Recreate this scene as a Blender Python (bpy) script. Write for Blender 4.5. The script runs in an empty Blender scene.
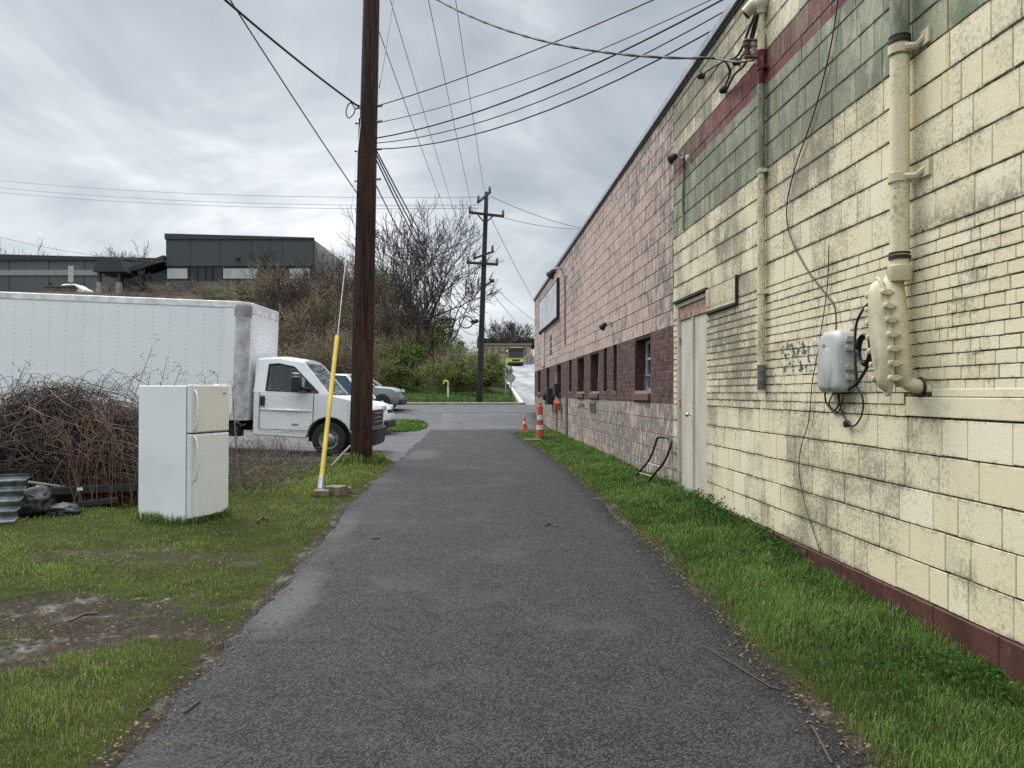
import bpy, bmesh, math, random
import numpy as np
from mathutils import Vector, Matrix, noise as mnoise
PI = math.pi; R = math.radians
sc = bpy.context.scene
COL = sc.collection
rng = random.Random(7)
nrg = np.random.default_rng(11)

# ---------------------------------------------------------------- camera
FPX = 770.0
YAW = math.atan(41 / 770.0)
CAMZ = 1.6
cam_d = bpy.data.cameras.new('camera'); cam = bpy.data.objects.new('camera', cam_d); COL.objects.link(cam)
cam_d.sensor_width = 36.0; cam_d.lens = FPX / 1024 * 36.0
cam_d.shift_y = 9.0 / 1024.0
cam_d.clip_start = 0.05; cam_d.clip_end = 3000
cam.location = (0, 0, CAMZ); cam.rotation_euler = (R(90), 0, -YAW)
sc.camera = cam
sc.render.engine = 'CYCLES'
sc.cycles.use_denoising = False; sc.cycles.sampling_pattern = 'BLUE_NOISE'; sc.cycles.max_bounces = 6; sc.cycles.diffuse_bounces = 3; sc.cycles.transparent_max_bounces = 12
sc.view_settings.view_transform = 'Standard'; sc.view_settings.look = 'None'
sc.view_settings.exposure = 0.78; sc.view_settings.gamma = 1.0
sc.view_settings.use_curve_mapping = False

# ---------------------------------------------------------------- overcast sky
SUN_EL, SUN_AZ = 48.0, -38.0          # azimuth from +Y, negative = left of the alley
world = bpy.data.worlds.new('World'); sc.world = world; world.use_nodes = True
wt = world.node_tree; wt.nodes.clear()
def wn(t, **k):
    n = wt.nodes.new(t)
    for a, b in k.items(): setattr(n, a, b)
    return n
def wl(a, b): wt.links.new(a, b)
def wmath(op, a, b=None, clamp=False):
    n = wn('ShaderNodeMath', operation=op); n.use_clamp = clamp
    for i, v in enumerate((a, b)):
        if v is None: continue
        if isinstance(v, (int, float)): n.inputs[i].default_value = v
        else: wl(v, n.inputs[i])
    return n.outputs[0]
tc = wn('ShaderNodeTexCoord'); sep = wn('ShaderNodeSeparateXYZ'); wl(tc.outputs['Generated'], sep.inputs[0])
zc = wmath('ADD', wmath('MAXIMUM', sep.outputs[2], 0.0), 0.30)
cmb = wn('ShaderNodeCombineXYZ'); wl(wmath('MULTIPLY', wmath('DIVIDE', sep.outputs[0], zc), 1.05), cmb.inputs[0]); wl(wmath('DIVIDE', sep.outputs[1], zc), cmb.inputs[1])
cmb.inputs[2].default_value = 3.7
n1 = wn('ShaderNodeTexNoise'); n1.inputs['Scale'].default_value = 1.55; n1.inputs['Detail'].default_value = 9; n1.inputs['Roughness'].default_value = 0.56; n1.inputs['Distortion'].default_value = 0.5
wl(cmb.outputs[0], n1.inputs['Vector'])
n2 = wn('ShaderNodeTexNoise'); n2.inputs['Scale'].default_value = 0.6; n2.inputs['Detail'].default_value = 3
wl(cmb.outputs[0], n2.inputs['Vector'])
# brightness where the sun stands behind the thin cloud
gl = wn('ShaderNodeVectorMath', operation='DOT_PRODUCT'); wl(tc.outputs['Generated'], gl.inputs[0])
ge, ga = R(11.5), R(-17.5)
gl.inputs[1].default_value = (math.sin(ga) * math.cos(ge), math.cos(ga) * math.cos(ge), math.sin(ge))
glow = wmath('POWER', wmath('MAXIMUM', gl.outputs['Value'], 0.0), 40.0)
cl = wmath('SUBTRACT', wmath('ADD', wmath('MULTIPLY', n1.outputs[0], 0.95), wmath('MULTIPLY', n2.outputs[0], 0.35)), 0.128)
cl = wmath('ADD', cl, wmath('MULTIPLY', glow, 0.06))
rmp = wn('ShaderNodeValToRGB'); wl(cl, rmp.inputs[0])
cr = rmp.color_ramp; cr.elements[0].position = 0.43; cr.elements[0].color = (0.255, 0.282, 0.310, 1)
cr.elements[1].position = 0.74; cr.elements[1].color = (0.60, 0.61, 0.615, 1)
e = cr.elements.new(0.55); e.color = (0.33, 0.357, 0.382, 1)
e = cr.elements.new(0.635); e.color = (0.43, 0.455, 0.475, 1)
# overcast skies are brighter towards the zenith
zs = wn('ShaderNodeMapRange', interpolation_type='SMOOTHSTEP'); wl(sep.outputs[2], zs.inputs[0])
zs.inputs[1].default_value = 0.46; zs.inputs[2].default_value = 0.95; zs.inputs[3].default_value = 1.0; zs.inputs[4].default_value = 5.6
sc1 = wn('ShaderNodeVectorMath', operation='SCALE'); wl(rmp.outputs[0], sc1.inputs[0]); wl(wmath('MULTIPLY', zs.outputs[0], 10.0), sc1.inputs['Scale'])
sky = wn('ShaderNodeTexSky', sky_type='NISHITA'); sky.sun_disc = False
sky.sun_elevation = R(SUN_EL); sky.sun_rotation = R(SUN_AZ)
mx = wn('ShaderNodeMix', data_type='RGBA'); mx.inputs[0].default_value = 0.93
wl(sky.outputs[0], mx.inputs[6]); wl(sc1.outputs[0], mx.inputs[7])
bg = wn('ShaderNodeBackground'); bg.inputs[1].default_value = 0.1; wl(mx.outputs[2], bg.inputs[0])
wo = wn('ShaderNodeOutputWorld'); wl(bg.outputs[0], wo.inputs[0])
sun_d = bpy.data.lights.new('sun', 'SUN'); sun_d.energy = 1.5; sun_d.angle = R(28); sun_d.color = (1.0, 0.95, 0.88)
sun = bpy.data.objects.new('sun', sun_d); COL.objects.link(sun); sun.location = (-20, 20, 40)
sdir = Vector((math.sin(R(SUN_AZ)) * math.cos(R(SUN_EL)), math.cos(R(SUN_AZ)) * math.cos(R(SUN_EL)), math.sin(R(SUN_EL))))
sun.rotation_euler = sdir.to_track_quat('Z', 'Y').to_euler()

# ---------------------------------------------------------------- where things stand
FW = Vector((math.sin(YAW), math.cos(YAW), 0)); RT = Vector((math.cos(YAW), -math.sin(YAW), 0))
def at(u, v, d):
    """world point of a photo measurement taken at depth d"""
    p = FW * d + RT * ((u - 512) / FPX * d); p.z = CAMZ + (393 - v) / FPX * d
    return p
def wallp(u, v, X=3.0):
    """point on the facade plane"""
    x = math.sin(YAW) + (u - 512) / FPX * math.cos(YAW); return at(u, v, X / x)
def sstep(a, b, x):
    t = min(1.0, max(0.0, (x - a) / (b - a))); return t * t * (3 - 2 * t)
def lerp(a, b, t): return a + (b - a) * t
def base_z(y):
    z = 0.2 * sstep(3, 11.5, y) + 0.75 * sstep(27, 43, y)
    if y > 43: z += (min(y, 100) - 43) * 0.0535
    if y > 100: z += (min(y, 135) - 100) * 0.075
    if y > 135: z += (min(y, 300) - 135) * 0.012
    return z
def hill_k(x, y): return sstep(44.5, 68, y) * (1 - sstep(-11, 2.6 + max(0, (y - 45)) * 0.02, x))
def gz(x, y):
    z = base_z(y)
    if x < -4: z += 0.045 * (min(-x, 16) - 4) * sstep(11, 15, y) * (1 - sstep(24, 32, y))
    k = hill_k(x, y)
    if k > 0:
        top = 9.2 + 2.1 * sstep(60, 78, y)
        z = lerp(z, top, k) + k * (1 - k) * 1.6 * mnoise.noise(Vector((x * .25, y * .25, 0)))
    return z
def gpt(x, y): return Vector((x, y, gz(x, y)))
def hit(u, v):
    """ground point under a photo measurement"""
    d = 1.0
    while d < 400:
        p = at(u, v, d)
        if p.z <= gz(p.x, p.y): return p
        d *= 1.003
    return p

# ---------------------------------------------------------------- mesh helpers
def wloc(o):
    v = o.location.copy()
    while o.parent is not None: o = o.parent; v += o.location
    return v
class M:
    def __init__(s): s.v = []; s.f = []; s.mi = []; s.cur = 0
    def add(s, vs, fs):
        o = len(s.v); s.v.extend(tuple(p) for p in vs)
        for f in fs: s.f.append(tuple(i + o for i in f)); s.mi.append(s.cur)
        return s
    def box(s, c, d, rot=None):
        x, y, z = (d[0] / 2, d[1] / 2, d[2] / 2)
        P = [Vector(p) for p in ((-x, -y, -z), (x, -y, -z), (x, y, -z), (-x, y, -z), (-x, -y, z), (x, -y, z), (x, y, z), (-x, y, z))]
        if rot is not None: P = [rot @ p for p in P]
        return s.add([p + Vector(c) for p in P], [(0, 3, 2, 1), (4, 5, 6, 7), (0, 1, 5, 4), (1, 2, 6, 5), (2, 3, 7, 6), (3, 0, 4, 7)])
    def bb(s, a, b):
        return s.box([(a[i] + b[i]) / 2 for i in range(3)], [abs(b[i] - a[i]) for i in range(3)])
    def quad(s, a, b, c, d): return s.add([a, b, c, d], [(0, 1, 2, 3)])
    def tube(s, pts, r, n=6, cap=True):
        pts = [Vector(p) for p in pts]; k = len(pts)
        rs = r if isinstance(r, (list, tuple)) else [r] * k
        V = []; a = None
        for i, p in enumerate(pts):
            t = (pts[min(i + 1, k - 1)] - pts[max(i - 1, 0)])
            if t.length < 1e-9: t = Vector((0, 0, 1))
            t.normalize()
            a = t.orthogonal() if a is None else a - t * a.dot(t)
            if a.length < 1e-6: a = t.orthogonal()
            a.normalize(); b = t.cross(a)
            for j in range(n):
                w = 2 * PI * j / n; V.append(p + (a * math.cos(w) + b * math.sin(w)) * rs[i])
        F = [(i * n + j, i * n + (j + 1) % n, (i + 1) * n + (j + 1) % n, (i + 1) * n + j) for i in range(k - 1) for j in range(n)]
        if cap: F += [tuple(range(n - 1, -1, -1)), tuple((k - 1) * n + j for j in range(n))]
        return s.add(V, F)
    def lathe(s, prof, o=(0, 0, 0), n=20, axis=None, cap=True):
        """prof: (radius, height) list"""
        o = Vector(o); q = Vector((0, 0, 1)).rotation_difference(Vector(axis)) if axis is not None else None
        V = []
        for r, h in prof:
            for j in range(n):
                p = Vector((r * math.cos(2 * PI * j / n), r * math.sin(2 * PI * j / n), h))
                if q: p = q @ p
                V.append(o + p)
        k = len(prof)
        F = [(i * n + j, i * n + (j + 1) % n, (i + 1) * n + (j + 1) % n, (i + 1) * n + j) for i in range(k - 1) for j in range(n)]
        if cap: F += [tuple(range(n - 1, -1, -1)), tuple((k - 1) * n + j for j in range(n))]
        return s.add(V, F)
    def prism(s, poly, f0, f1):
        """poly of 2D points; f0/f1 map a 2D point to the two ends"""
        n = len(poly); V = [f0(*p) for p in poly] + [f1(*p) for p in poly]
        F = [(i, (i + 1) % n, n + (i + 1) % n, n + i) for i in range(n)] + [tuple(range(n - 1, -1, -1)), tuple(range(n, 2 * n))]
        return s.add(V, F)
    def loft(s, rings, cap=True):
        n = len(rings[0]); V = [p for r in rings for p in r]; k = len(rings)
        F = [(i * n + j, i * n + (j + 1) % n, (i + 1) * n + (j + 1) % n, (i + 1) * n + j) for i in range(k - 1) for j in range(n)]
        if cap: F += [tuple(range(n - 1, -1, -1)), tuple((k - 1) * n + j for j in range(n))]
        return s.add(V, F)
    def build(s, name, mat, parent=None, local=False, bevel=0, smooth=False, loc=None, seg=2, fixn=True, auto=None):
        V = np.array(s.v, dtype=float).reshape(-1, 3)
        if parent is not None: o = Vector((0, 0, 0)) if local else wloc(parent)
        elif loc is not None: o = Vector(loc)
        else: o = Vector(((V[:, 0].min() + V[:, 0].max()) / 2, (V[:, 1].min() + V[:, 1].max()) / 2, V[:, 2].min()))
        if not (parent is None and local): V = V - np.array(o)
        me = bpy.data.meshes.new(name); me.from_pydata(V.tolist(), [], s.f)
        mats = mat if isinstance(mat, (list, tuple)) else [mat]
        for m_ in mats: me.materials.append(m_)
        if len(mats) > 1: me.polygons.foreach_set('material_index', s.mi)
        if fixn:
            b = bmesh.new(); b.from_mesh(me); bmesh.ops.recalc_face_normals(b, faces=b.faces); b.to_mesh(me); b.free()
        if smooth or auto:
            me.polygons.foreach_set('use_smooth', [True] * len(me.polygons))
            if auto: me.set_sharp_from_angle(angle=R(auto))
        ob = bpy.data.objects.new(name, me); COL.objects.link(ob)
        if parent is not None: ob.parent = parent
        elif not local: ob.location = o
        if bevel:
            bm_ = ob.modifiers.new('bevel', 'BEVEL'); bm_.width = bevel; bm_.segments = seg; bm_.limit_method = 'ANGLE'; bm_.angle_limit = R(40)
            bm_.harden_normals = False
        return ob
def tag(o, label, cat, group=None, kind=None):
    if label: o['label'] = label
    if cat: o['category'] = cat
    if group: o['group'] = group
    if kind: o['kind'] = kind
    return o
def struct(o): o['kind'] = 'structure'; return o
def thing(name, label, cat, loc=(0, 0, 0), rot=(0, 0, 0), group=None):
    o = bpy.data.objects.new(name, None); COL.objects.link(o); o.location = loc; o.rotation_euler = rot; o.empty_display_size = .2
    return tag(o, label, cat, group)
def dup(root, loc, rotz=0, scale=None, label=None, group=None):
    r = root.copy(); COL.objects.link(r); r.location = loc; r.rotation_euler = (0, 0, rotz)
    if scale: r.scale = scale if isinstance(scale, (tuple, list)) else (scale,) * 3
    if label: r['label'] = label
    if group: r['group'] = group
    for ch in list(root.children):
        c = ch.copy(); COL.objects.link(c); c.parent = r
        for g in list(ch.children):
            d = g.copy(); COL.objects.link(d); d.parent = c
    return r
def np_mesh(name, V, F, mat, loc=(0, 0, 0), attrs=None, smooth=False, parent=None):
    """V (n,3) array, F list of index arrays of shape (m,3) and (m,4)"""
    V = np.asarray(V, dtype=np.float32) - np.array(loc, dtype=np.float32)
    me = bpy.data.meshes.new(name); me.vertices.add(len(V)); me.vertices.foreach_set('co', V.ravel())
    loops = np.concatenate([np.asarray(f).ravel() for f in F]).astype(np.int32)
    tot = np.concatenate([np.full(len(f), np.asarray(f).shape[1]) for f in F]).astype(np.int32)
    st = np.concatenate([[0], np.cumsum(tot)[:-1]]).astype(np.int32)
    me.loops.add(len(loops)); me.loops.foreach_set('vertex_index', loops)
    me.polygons.add(len(tot)); me.polygons.foreach_set('loop_start', st); me.polygons.foreach_set('loop_total', tot)
    me.polygons.foreach_set('use_smooth', np.full(len(tot), bool(smooth)))
    for k, a in (attrs or {}).items():
        at_ = me.attributes.new(k, 'FLOAT', 'POINT'); at_.data.foreach_set('value', np.asarray(a, dtype=np.float32))
    me.update(calc_edges=True); me.validate()
    for m_ in (mat if isinstance(mat, (list, tuple)) else [mat]): me.materials.append(m_)
    ob = bpy.data.objects.new(name, me); COL.objects.link(ob)
    if parent is not None: ob.parent = parent
    else: ob.location = loc
    return ob

# ---------------------------------------------------------------- material helpers
class NT:
    def __init__(s, name):
        s.m = bpy.data.materials.new(name); s.m.use_nodes = True; s.t = s.m.node_tree
        s.b = s.t.nodes['Principled BSDF']; s.tc = s.t.nodes.new('ShaderNodeTexCoord'); s.geo = s.t.nodes.new('ShaderNodeNewGeometry')
    def n(s, t, **k):
        q = s.t.nodes.new(t)
        for a, b in k.items(): setattr(q, a, b)
        return q
    def set(s, sock, v):
        if v is None: return
        if isinstance(v, bpy.types.NodeSocket): s.t.links.new(v, sock)
        elif isinstance(v, (tuple, list)) and len(v) == 3 and sock.type == 'RGBA': sock.default_value = (*v, 1)
        else: sock.default_value = v
    def math(s, op, a, b=None, c=None, clamp=False):
        q = s.n('ShaderNodeMath', operation=op); q.use_clamp = clamp
        for i, v in enumerate((a, b, c)): s.set(q.inputs[i], v)
        return q.outputs[0]
    def noise(s, scale, detail=4, rough=.55, vec=None, stretch=None, dist=0, seed=0):
        v = vec if vec is not None else s.tc.outputs['Object']
        if stretch or seed:
            mp = s.n('ShaderNodeMapping'); s.set(mp.inputs[0], v); mp.inputs['Scale'].default_value = stretch or (1, 1, 1); mp.inputs['Location'].default_value = (seed, seed * 1.7, seed * .6); v = mp.outputs[0]
        q = s.n('ShaderNodeTexNoise'); s.set(q.inputs['Vector'], v); q.inputs['Scale'].default_value = scale
        q.inputs['Detail'].default_value = detail; q.inputs['Roughness'].default_value = rough; q.inputs['Distortion'].default_value = dist
        return q.outputs[0]
    def voro(s, scale, vec=None, feature='F1', out='Distance', rnd=1.0):
        q = s.n('ShaderNodeTexVoronoi', feature=feature); s.set(q.inputs['Vector'], vec if vec is not None else s.tc.outputs['Object']); q.inputs['Scale'].default_value = scale; q.inputs['Randomness'].default_value = rnd
        return q.outputs[out]
    def ss(s, x, a, b, lo=0., hi=1.):
        q = s.n('ShaderNodeMapRange', interpolation_type='SMOOTHSTEP'); s.set(q.inputs[0], x); s.set(q.inputs[1], a); s.set(q.inputs[2], b); q.inputs[3].default_value = lo; q.inputs[4].default_value = hi
        return q.outputs[0]
    def mix(s, f, a, b, mode='MIX'):
        q = s.n('ShaderNodeMix', data_type='RGBA', blend_type=mode); s.set(q.inputs[0], f); s.set(q.inputs[6], a); s.set(q.inputs[7], b)
        return q.outputs[2]
    def ramp(s, x, *els):
        q = s.n('ShaderNodeValToRGB'); s.set(q.inputs[0], x); c = q.color_ramp
        while len(c.elements) < len(els): c.elements.new(.5)
        for e_, (p, col) in zip(c.elements, els): e_.position = p; e_.color = (*col, 1)
        return q.outputs[0]
    def attr(s, name, out='Fac'):
        q = s.n('ShaderNodeAttribute', attribute_name=name); return q.outputs[out]
    def pos(s): 
        q = s.n('ShaderNodeSeparateXYZ'); s.set(q.inputs[0], s.geo.outputs['Position']); return q.outputs
    def bump(s, h, strength=.3, dist=.01):
        q = s.n('ShaderNodeBump'); s.set(q.inputs['Height'], h); q.inputs['Strength'].default_value = strength; q.inputs['Distance'].default_value = dist
        s.t.links.new(q.outputs[0], s.b.inputs['Normal'])
    def out(s, col=None, rough=None, metal=None, spec=None):
        s.set(s.b.inputs['Base Color'], col); s.set(s.b.inputs['Roughness'], rough); s.set(s.b.inputs['Metallic'], metal); s.set(s.b.inputs['Specular IOR Level'], spec)
        return s.m
MATS = {}
def mat(name, col, rough=.6, metal=0, var=.18, scale=6, bump=0, spec=None, dirt=None, dscale=2.5, damt=.55):
    """plain surface with uneven tone, a little grime and bump"""
    if name in MATS: return MATS[name]
    t = NT(name)
    f = t.noise(scale, 5, .6)
    c = t.mix(t.ss(f, .3, .7), tuple(x * (1 - var) for x in col), tuple(min(1, x * (1 + var)) for x in col))
    if dirt: c = t.mix(t.math('MULTIPLY', t.ss(t.noise(dscale, 6, .65, seed=5), .48, .72), damt), c, dirt)
    r = t.math('ADD', t.math('MULTIPLY', t.math('SUBTRACT', f, .5), .25), rough, clamp=True)
    if bump: t.bump(t.noise(scale * 6, 4), bump, .01)
    MATS[name] = t.out(c, r, metal, spec); return MATS[name]
# ================================================================ ground and paving
def edge_l(y): return -1.5 + 0.09 * mnoise.noise(Vector((y * .55, 3.1, 0))) + 0.05 * mnoise.noise(Vector((y * 2.3, 9.1, 0))) + .025 * mnoise.noise(Vector((y * 9, 2.1, 0)))
def edge_r(y):
    e_ = 1.70 + 0.08 * mnoise.noise(Vector((y * .5, 13.1, 0))) + 0.045 * mnoise.noise(Vector((y * 2.1, 19.1, 0))) + .02 * mnoise.noise(Vector((y * 9, 7.1, 0)))
    e_ -= 0.22 * sstep(17, 25, y)
    if y > 26.5: e_ += 1.6 * sstep(26.5, 28.6, y)
    return e_
LOT_Y = 15.9
def lot_edge(x): return LOT_Y + 0.12 * mnoise.noise(Vector((x * .8, 31, 0))) + .04 * mnoise.noise(Vector((x * 5, 33, 0)))
def island(x, y): return ((x + 2.65) / 1.0) ** 2 + ((y - 30.2) / 2.6) ** 2 + .25 * mnoise.noise(Vector((x * 2, y, 4)))
def paved(x, y):
    """distance-like measure, > 0 on asphalt"""
    a = min(x - edge_l(y), edge_r(y) - x) if y < 29 else -1
    b = min(-1.3 - x, y - lot_edge(x), 42 - y)
    c = min(y - 28.6, 42 - y, 3 + 60 * sstep(36.2, 36.5, y) - x if y < 36.6 else 99)
    d = max(a, b, c)
    if island(x, y) < 1: d = min(d, (island(x, y) - 1) * .8)
    return d
def mud(x, y):
    if x > -1.4 or y > 12: 
        m_ = 0.0
    else:
        q = ((x + 2.75) / 1.05) ** 2 + ((y - 5.4) / 0.75) ** 2
        q2 = ((x + 3.6) / 0.9) ** 2 + ((y - 4.7) / 0.8) ** 2
        q3 = ((x + 2.9) / 1.5) ** 2 + ((y - 7.3) / .55) ** 2
        n_ = mnoise.noise(Vector((x * 1.7, y * 2.6, 0))) * .7 + mnoise.noise(Vector((x * 5, y * 7, 3))) * .55
        m_ = sstep(.75, -.05, min(q, q2) - .55 + n_ * 2.0) if min(q, q2) < 4 else 0
        m_ = max(m_, .45 * sstep(.9, .2, q3 + n_ * 1.4))
        m_ = max(m_, .75 * sstep(.28, .65, n_))
    d = min(abs(x - edge_l(y)), abs(x - edge_r(y))) if y < 28 else 1
    n2_ = mnoise.noise(Vector((x * 3, y * 1.5, 8)))
    return max(m_, .9 * sstep(.20 + .16 * n2_, .02, d))
def axis_(segs):
    o = []
    for a, b, st in segs: o += list(np.arange(a, b - 1e-6, st))
    return np.array(o + [segs[-1][1]])
xs = axis_([(-260, -40, 11), (-40, -9, 1), (-9, -1.0, .08), (-1.0, 1.2, .55), (1.2, 3.0, .09), (3.0, 12, 1.5), (12, 120, 12)])
ys = axis_([(-14, 2, 2), (2, 17, .08), (17, 34, .4), (34, 90, 1), (90, 420, 15)])
V = np.zeros((len(ys), len(xs), 3)); MU = np.zeros((len(ys), len(xs))); HK = np.zeros((len(ys), len(xs)))
for j, y in enumerate(ys):
    for i, x in enumerate(xs):
        z = gz(x, y)
        near = -9 < x < 3.2 and y < 44
        p_ = paved(x, y) if y < 43 else -1
        if 43.4 <= y and 2.7 + max(0, (y - 44)) * .021 < x < 12.5: p_ = 1
        mu = mud(x, y) if (near and y < 32) else 0
        if near and y < 17 and p_ <= 0: z += .018 * mnoise.noise(Vector((x * 1.3, y * 1.3, 5))) + .012 * mnoise.noise(Vector((x * 5, y * 5, 5))) - .03 * mu * (1 if x < -1.7 else .4)
        z -= .07 * sstep(-.02, .12, p_)
        V[j, i] = (x, y, z); MU[j, i] = mu; HK[j, i] = hill_k(x, y)
ny, nx = len(ys), len(xs)
idx = np.arange(ny * nx).reshape(ny, nx)
F = np.stack([idx[:-1, :-1], idx[:-1, 1:], idx[1:, 1:], idx[1:, :-1]], -1).reshape(-1, 4)
t = NT('earth')
P = t.tc.outputs['Object']
g1 = t.noise(3, 6, .6); g2 = t.noise(40, 5, .7)
soil = t.mix(t.ss(g2, .35, .7), (.026, .021, .016), (.085, .069, .052))
soil = t.mix(t.math('MULTIPLY', t.ss(t.noise(9, 5, .6, seed=3), .45, .65), .7), soil, (.045, .038, .030))
green = t.mix(t.ss(g1, .3, .7), (.022, .036, .009), (.055, .072, .018))
green = t.mix(t.ss(g2, .35, .75), green, (.045, .040, .018))
hillsoil = t.mix(t.ss(t.noise(.6, 6, .65), .4, .62), (.040, .028, .019), (.072, .055, .036))
hillgreen = t.mix(t.ss(t.noise(1.6, 6, .65, seed=9), .4, .6), (.035, .07, .014), (.08, .12, .03))
hz = t.attr('hillness'); mu = t.attr('mud')
zz = t.pos()
hb = t.mix(t.math('MULTIPLY', t.ss(t.math('ADD', zz[2], t.math('MULTIPLY', t.noise(.35, 5, .6, seed=2), 2.4)), 2.7, 4.2, 1, 0), .9), hillsoil, hillgreen)
mudf = t.ss(t.math('ADD', t.math('ADD', mu, t.math('MULTIPLY', t.math('SUBTRACT', g2, .5), .7)), t.math('MULTIPLY', t.math('SUBTRACT', t.noise(11, 5, .65, seed=17), .5), .9)), .3, .55)
col = t.mix(mudf, green, soil)
col = t.mix(t.ss(hz, .0, .06), col, hb)
wet = t.math('MULTIPLY', mudf, t.ss(t.math('ADD', t.noise(3.2, 5, .65, seed=12), t.math('MULTIPLY', t.math('SUBTRACT', t.noise(24, 4, .7, seed=13), .5), .35)), .50, .70))
col = t.mix(t.math('MULTIPLY', wet, .2), col, (.05, .047, .045))
rough = t.math('SUBTRACT', .95, t.math('MULTIPLY', wet, .55))
t.bump(t.math('ADD', t.math('MULTIPLY', t.noise(60, 6, .7), t.math('SUBTRACT', 1, t.math('MULTIPLY', wet, .8))), t.math('MULTIPLY', t.noise(14, 4), .8)), .8, .03)
EARTH = t.out(col, rough, spec=t.math('ADD', .06, t.math('MULTIPLY', wet, .45)))
ground = struct(np_mesh('ground', V.reshape(-1, 3), [F], EARTH, attrs={'mud': MU.ravel(), 'hillness': HK.ravel()}, smooth=True))

def asphalt(name, c0, c1, sheen=.0, seedv=0., coarse=1.0, spots=(), spec=.5, crack=False):
    t = NT(name)
    st = t.voro(100 / coarse); st2 = t.voro(60 / coarse)
    n1_ = t.noise(105 / coarse, 4, .75); n2_ = t.noise(1.1, 5, .6, seed=seedv); n3_ = t.noise(7, 5, .65, seed=seedv + 2)
    f = t.math('ADD', t.math('MULTIPLY', n1_, .5), t.math('MULTIPLY', t.ss(t.voro(100 / coarse, out='Color'), .3, .72), .42))
    c = t.mix(t.ss(f, .3, .75), c0, c1)
    c = t.mix(t.math('MULTIPLY', t.ss(n1_, .57, .68), .8), c, (.19, .19, .19)); c = t.mix(t.math('MULTIPLY', t.ss(t.noise(70 / coarse, 3, .7, seed=41), .58, .68), .7), c, (.012, .012, .013))
    c = t.mix(t.math('MULTIPLY', t.ss(n3_, .5, .75), .35), c, tuple(x * .55 for x in c0))
    c = t.mix(t.math('MULTIPLY', t.ss(n2_, .5, .7), .35), c, tuple(x * 1.45 for x in c1))
    # a film of water in spots; its pale sky reflection is painted into the colour
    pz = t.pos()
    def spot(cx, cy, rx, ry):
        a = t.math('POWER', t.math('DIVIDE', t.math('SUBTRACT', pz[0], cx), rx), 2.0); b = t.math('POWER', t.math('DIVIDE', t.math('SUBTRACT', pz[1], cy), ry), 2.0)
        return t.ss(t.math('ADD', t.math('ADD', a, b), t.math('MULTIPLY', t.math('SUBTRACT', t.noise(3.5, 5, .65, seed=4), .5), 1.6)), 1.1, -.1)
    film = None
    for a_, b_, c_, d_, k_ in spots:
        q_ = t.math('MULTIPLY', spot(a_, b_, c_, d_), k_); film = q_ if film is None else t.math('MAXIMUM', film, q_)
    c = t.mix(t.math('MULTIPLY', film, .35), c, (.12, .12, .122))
    if crack:
        wv = t.n('ShaderNodeVectorMath', operation='ADD'); t.set(wv.inputs[0], t.tc.outputs['Object']); nz = t.n('ShaderNodeTexNoise'); t.set(nz.inputs['Vector'], t.tc.outputs['Object']); nz.inputs['Scale'].default_value = 1.4; nz.inputs['Detail'].default_value = 5; sv = t.n('ShaderNodeVectorMath', operation='SCALE'); t.set(sv.inputs[0], nz.outputs['Color']); sv.inputs['Scale'].default_value = 1.1; t.set(wv.inputs[1], sv.outputs[0])
        ed_ = t.voro(.32, vec=wv.outputs[0], feature='DISTANCE_TO_EDGE'); c = t.mix(t.ss(ed_, .012, .002, 0, .85), c, (.008, .008, .008))
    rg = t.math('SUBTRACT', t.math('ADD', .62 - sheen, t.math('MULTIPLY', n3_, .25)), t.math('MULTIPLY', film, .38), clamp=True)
    h = t.math('ADD', t.math('MULTIPLY', st, .6), t.math('MULTIPLY', n1_, .5))
    t.bump(h, 1.0, .012)
    return t.out(c, rg, spec=spec)
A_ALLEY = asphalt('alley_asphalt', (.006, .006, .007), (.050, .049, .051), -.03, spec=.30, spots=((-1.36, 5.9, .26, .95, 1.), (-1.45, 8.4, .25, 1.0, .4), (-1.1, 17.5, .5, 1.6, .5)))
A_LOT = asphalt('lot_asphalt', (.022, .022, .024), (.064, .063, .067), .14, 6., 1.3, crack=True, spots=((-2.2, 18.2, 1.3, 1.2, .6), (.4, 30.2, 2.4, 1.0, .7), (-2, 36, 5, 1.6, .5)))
A_STREET = A_LOT
def sheet(name, left, right, yl, m, lift, nx_=10, curve=.0):
    """strip of paving between two edges, with a thin rim going down into the soil"""
    rows = []
    for y in yl:
        a, b = left(y), right(y); row = [(a - .01, y, gz(a, y) - .09)]
        for i in range(nx_ + 1):
            x = lerp(a, b, i / nx_); q = min(i, nx_ - i) / nx_
            row.append((x, y, gz(x, y) + lift + curve * min(1, q * 6)))
        row.append((b + .01, y, gz(b, y) - .09)); rows.append(row)
    k = len(rows[0]); V = np.array(rows).reshape(-1, 3); id_ = np.arange(len(V)).reshape(len(rows), k)
    F = np.stack([id_[:-1, :-1], id_[:-1, 1:], id_[1:, 1:], id_[1:, :-1]], -1).reshape(-1, 4)
    return struct(np_mesh(name, V, [F], m, smooth=True))
sheet('alley_road', edge_l, edge_r, axis_([(-6, 2, 1), (2, 28.7, .06)]), A_ALLEY, .006, 12, .008)
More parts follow.
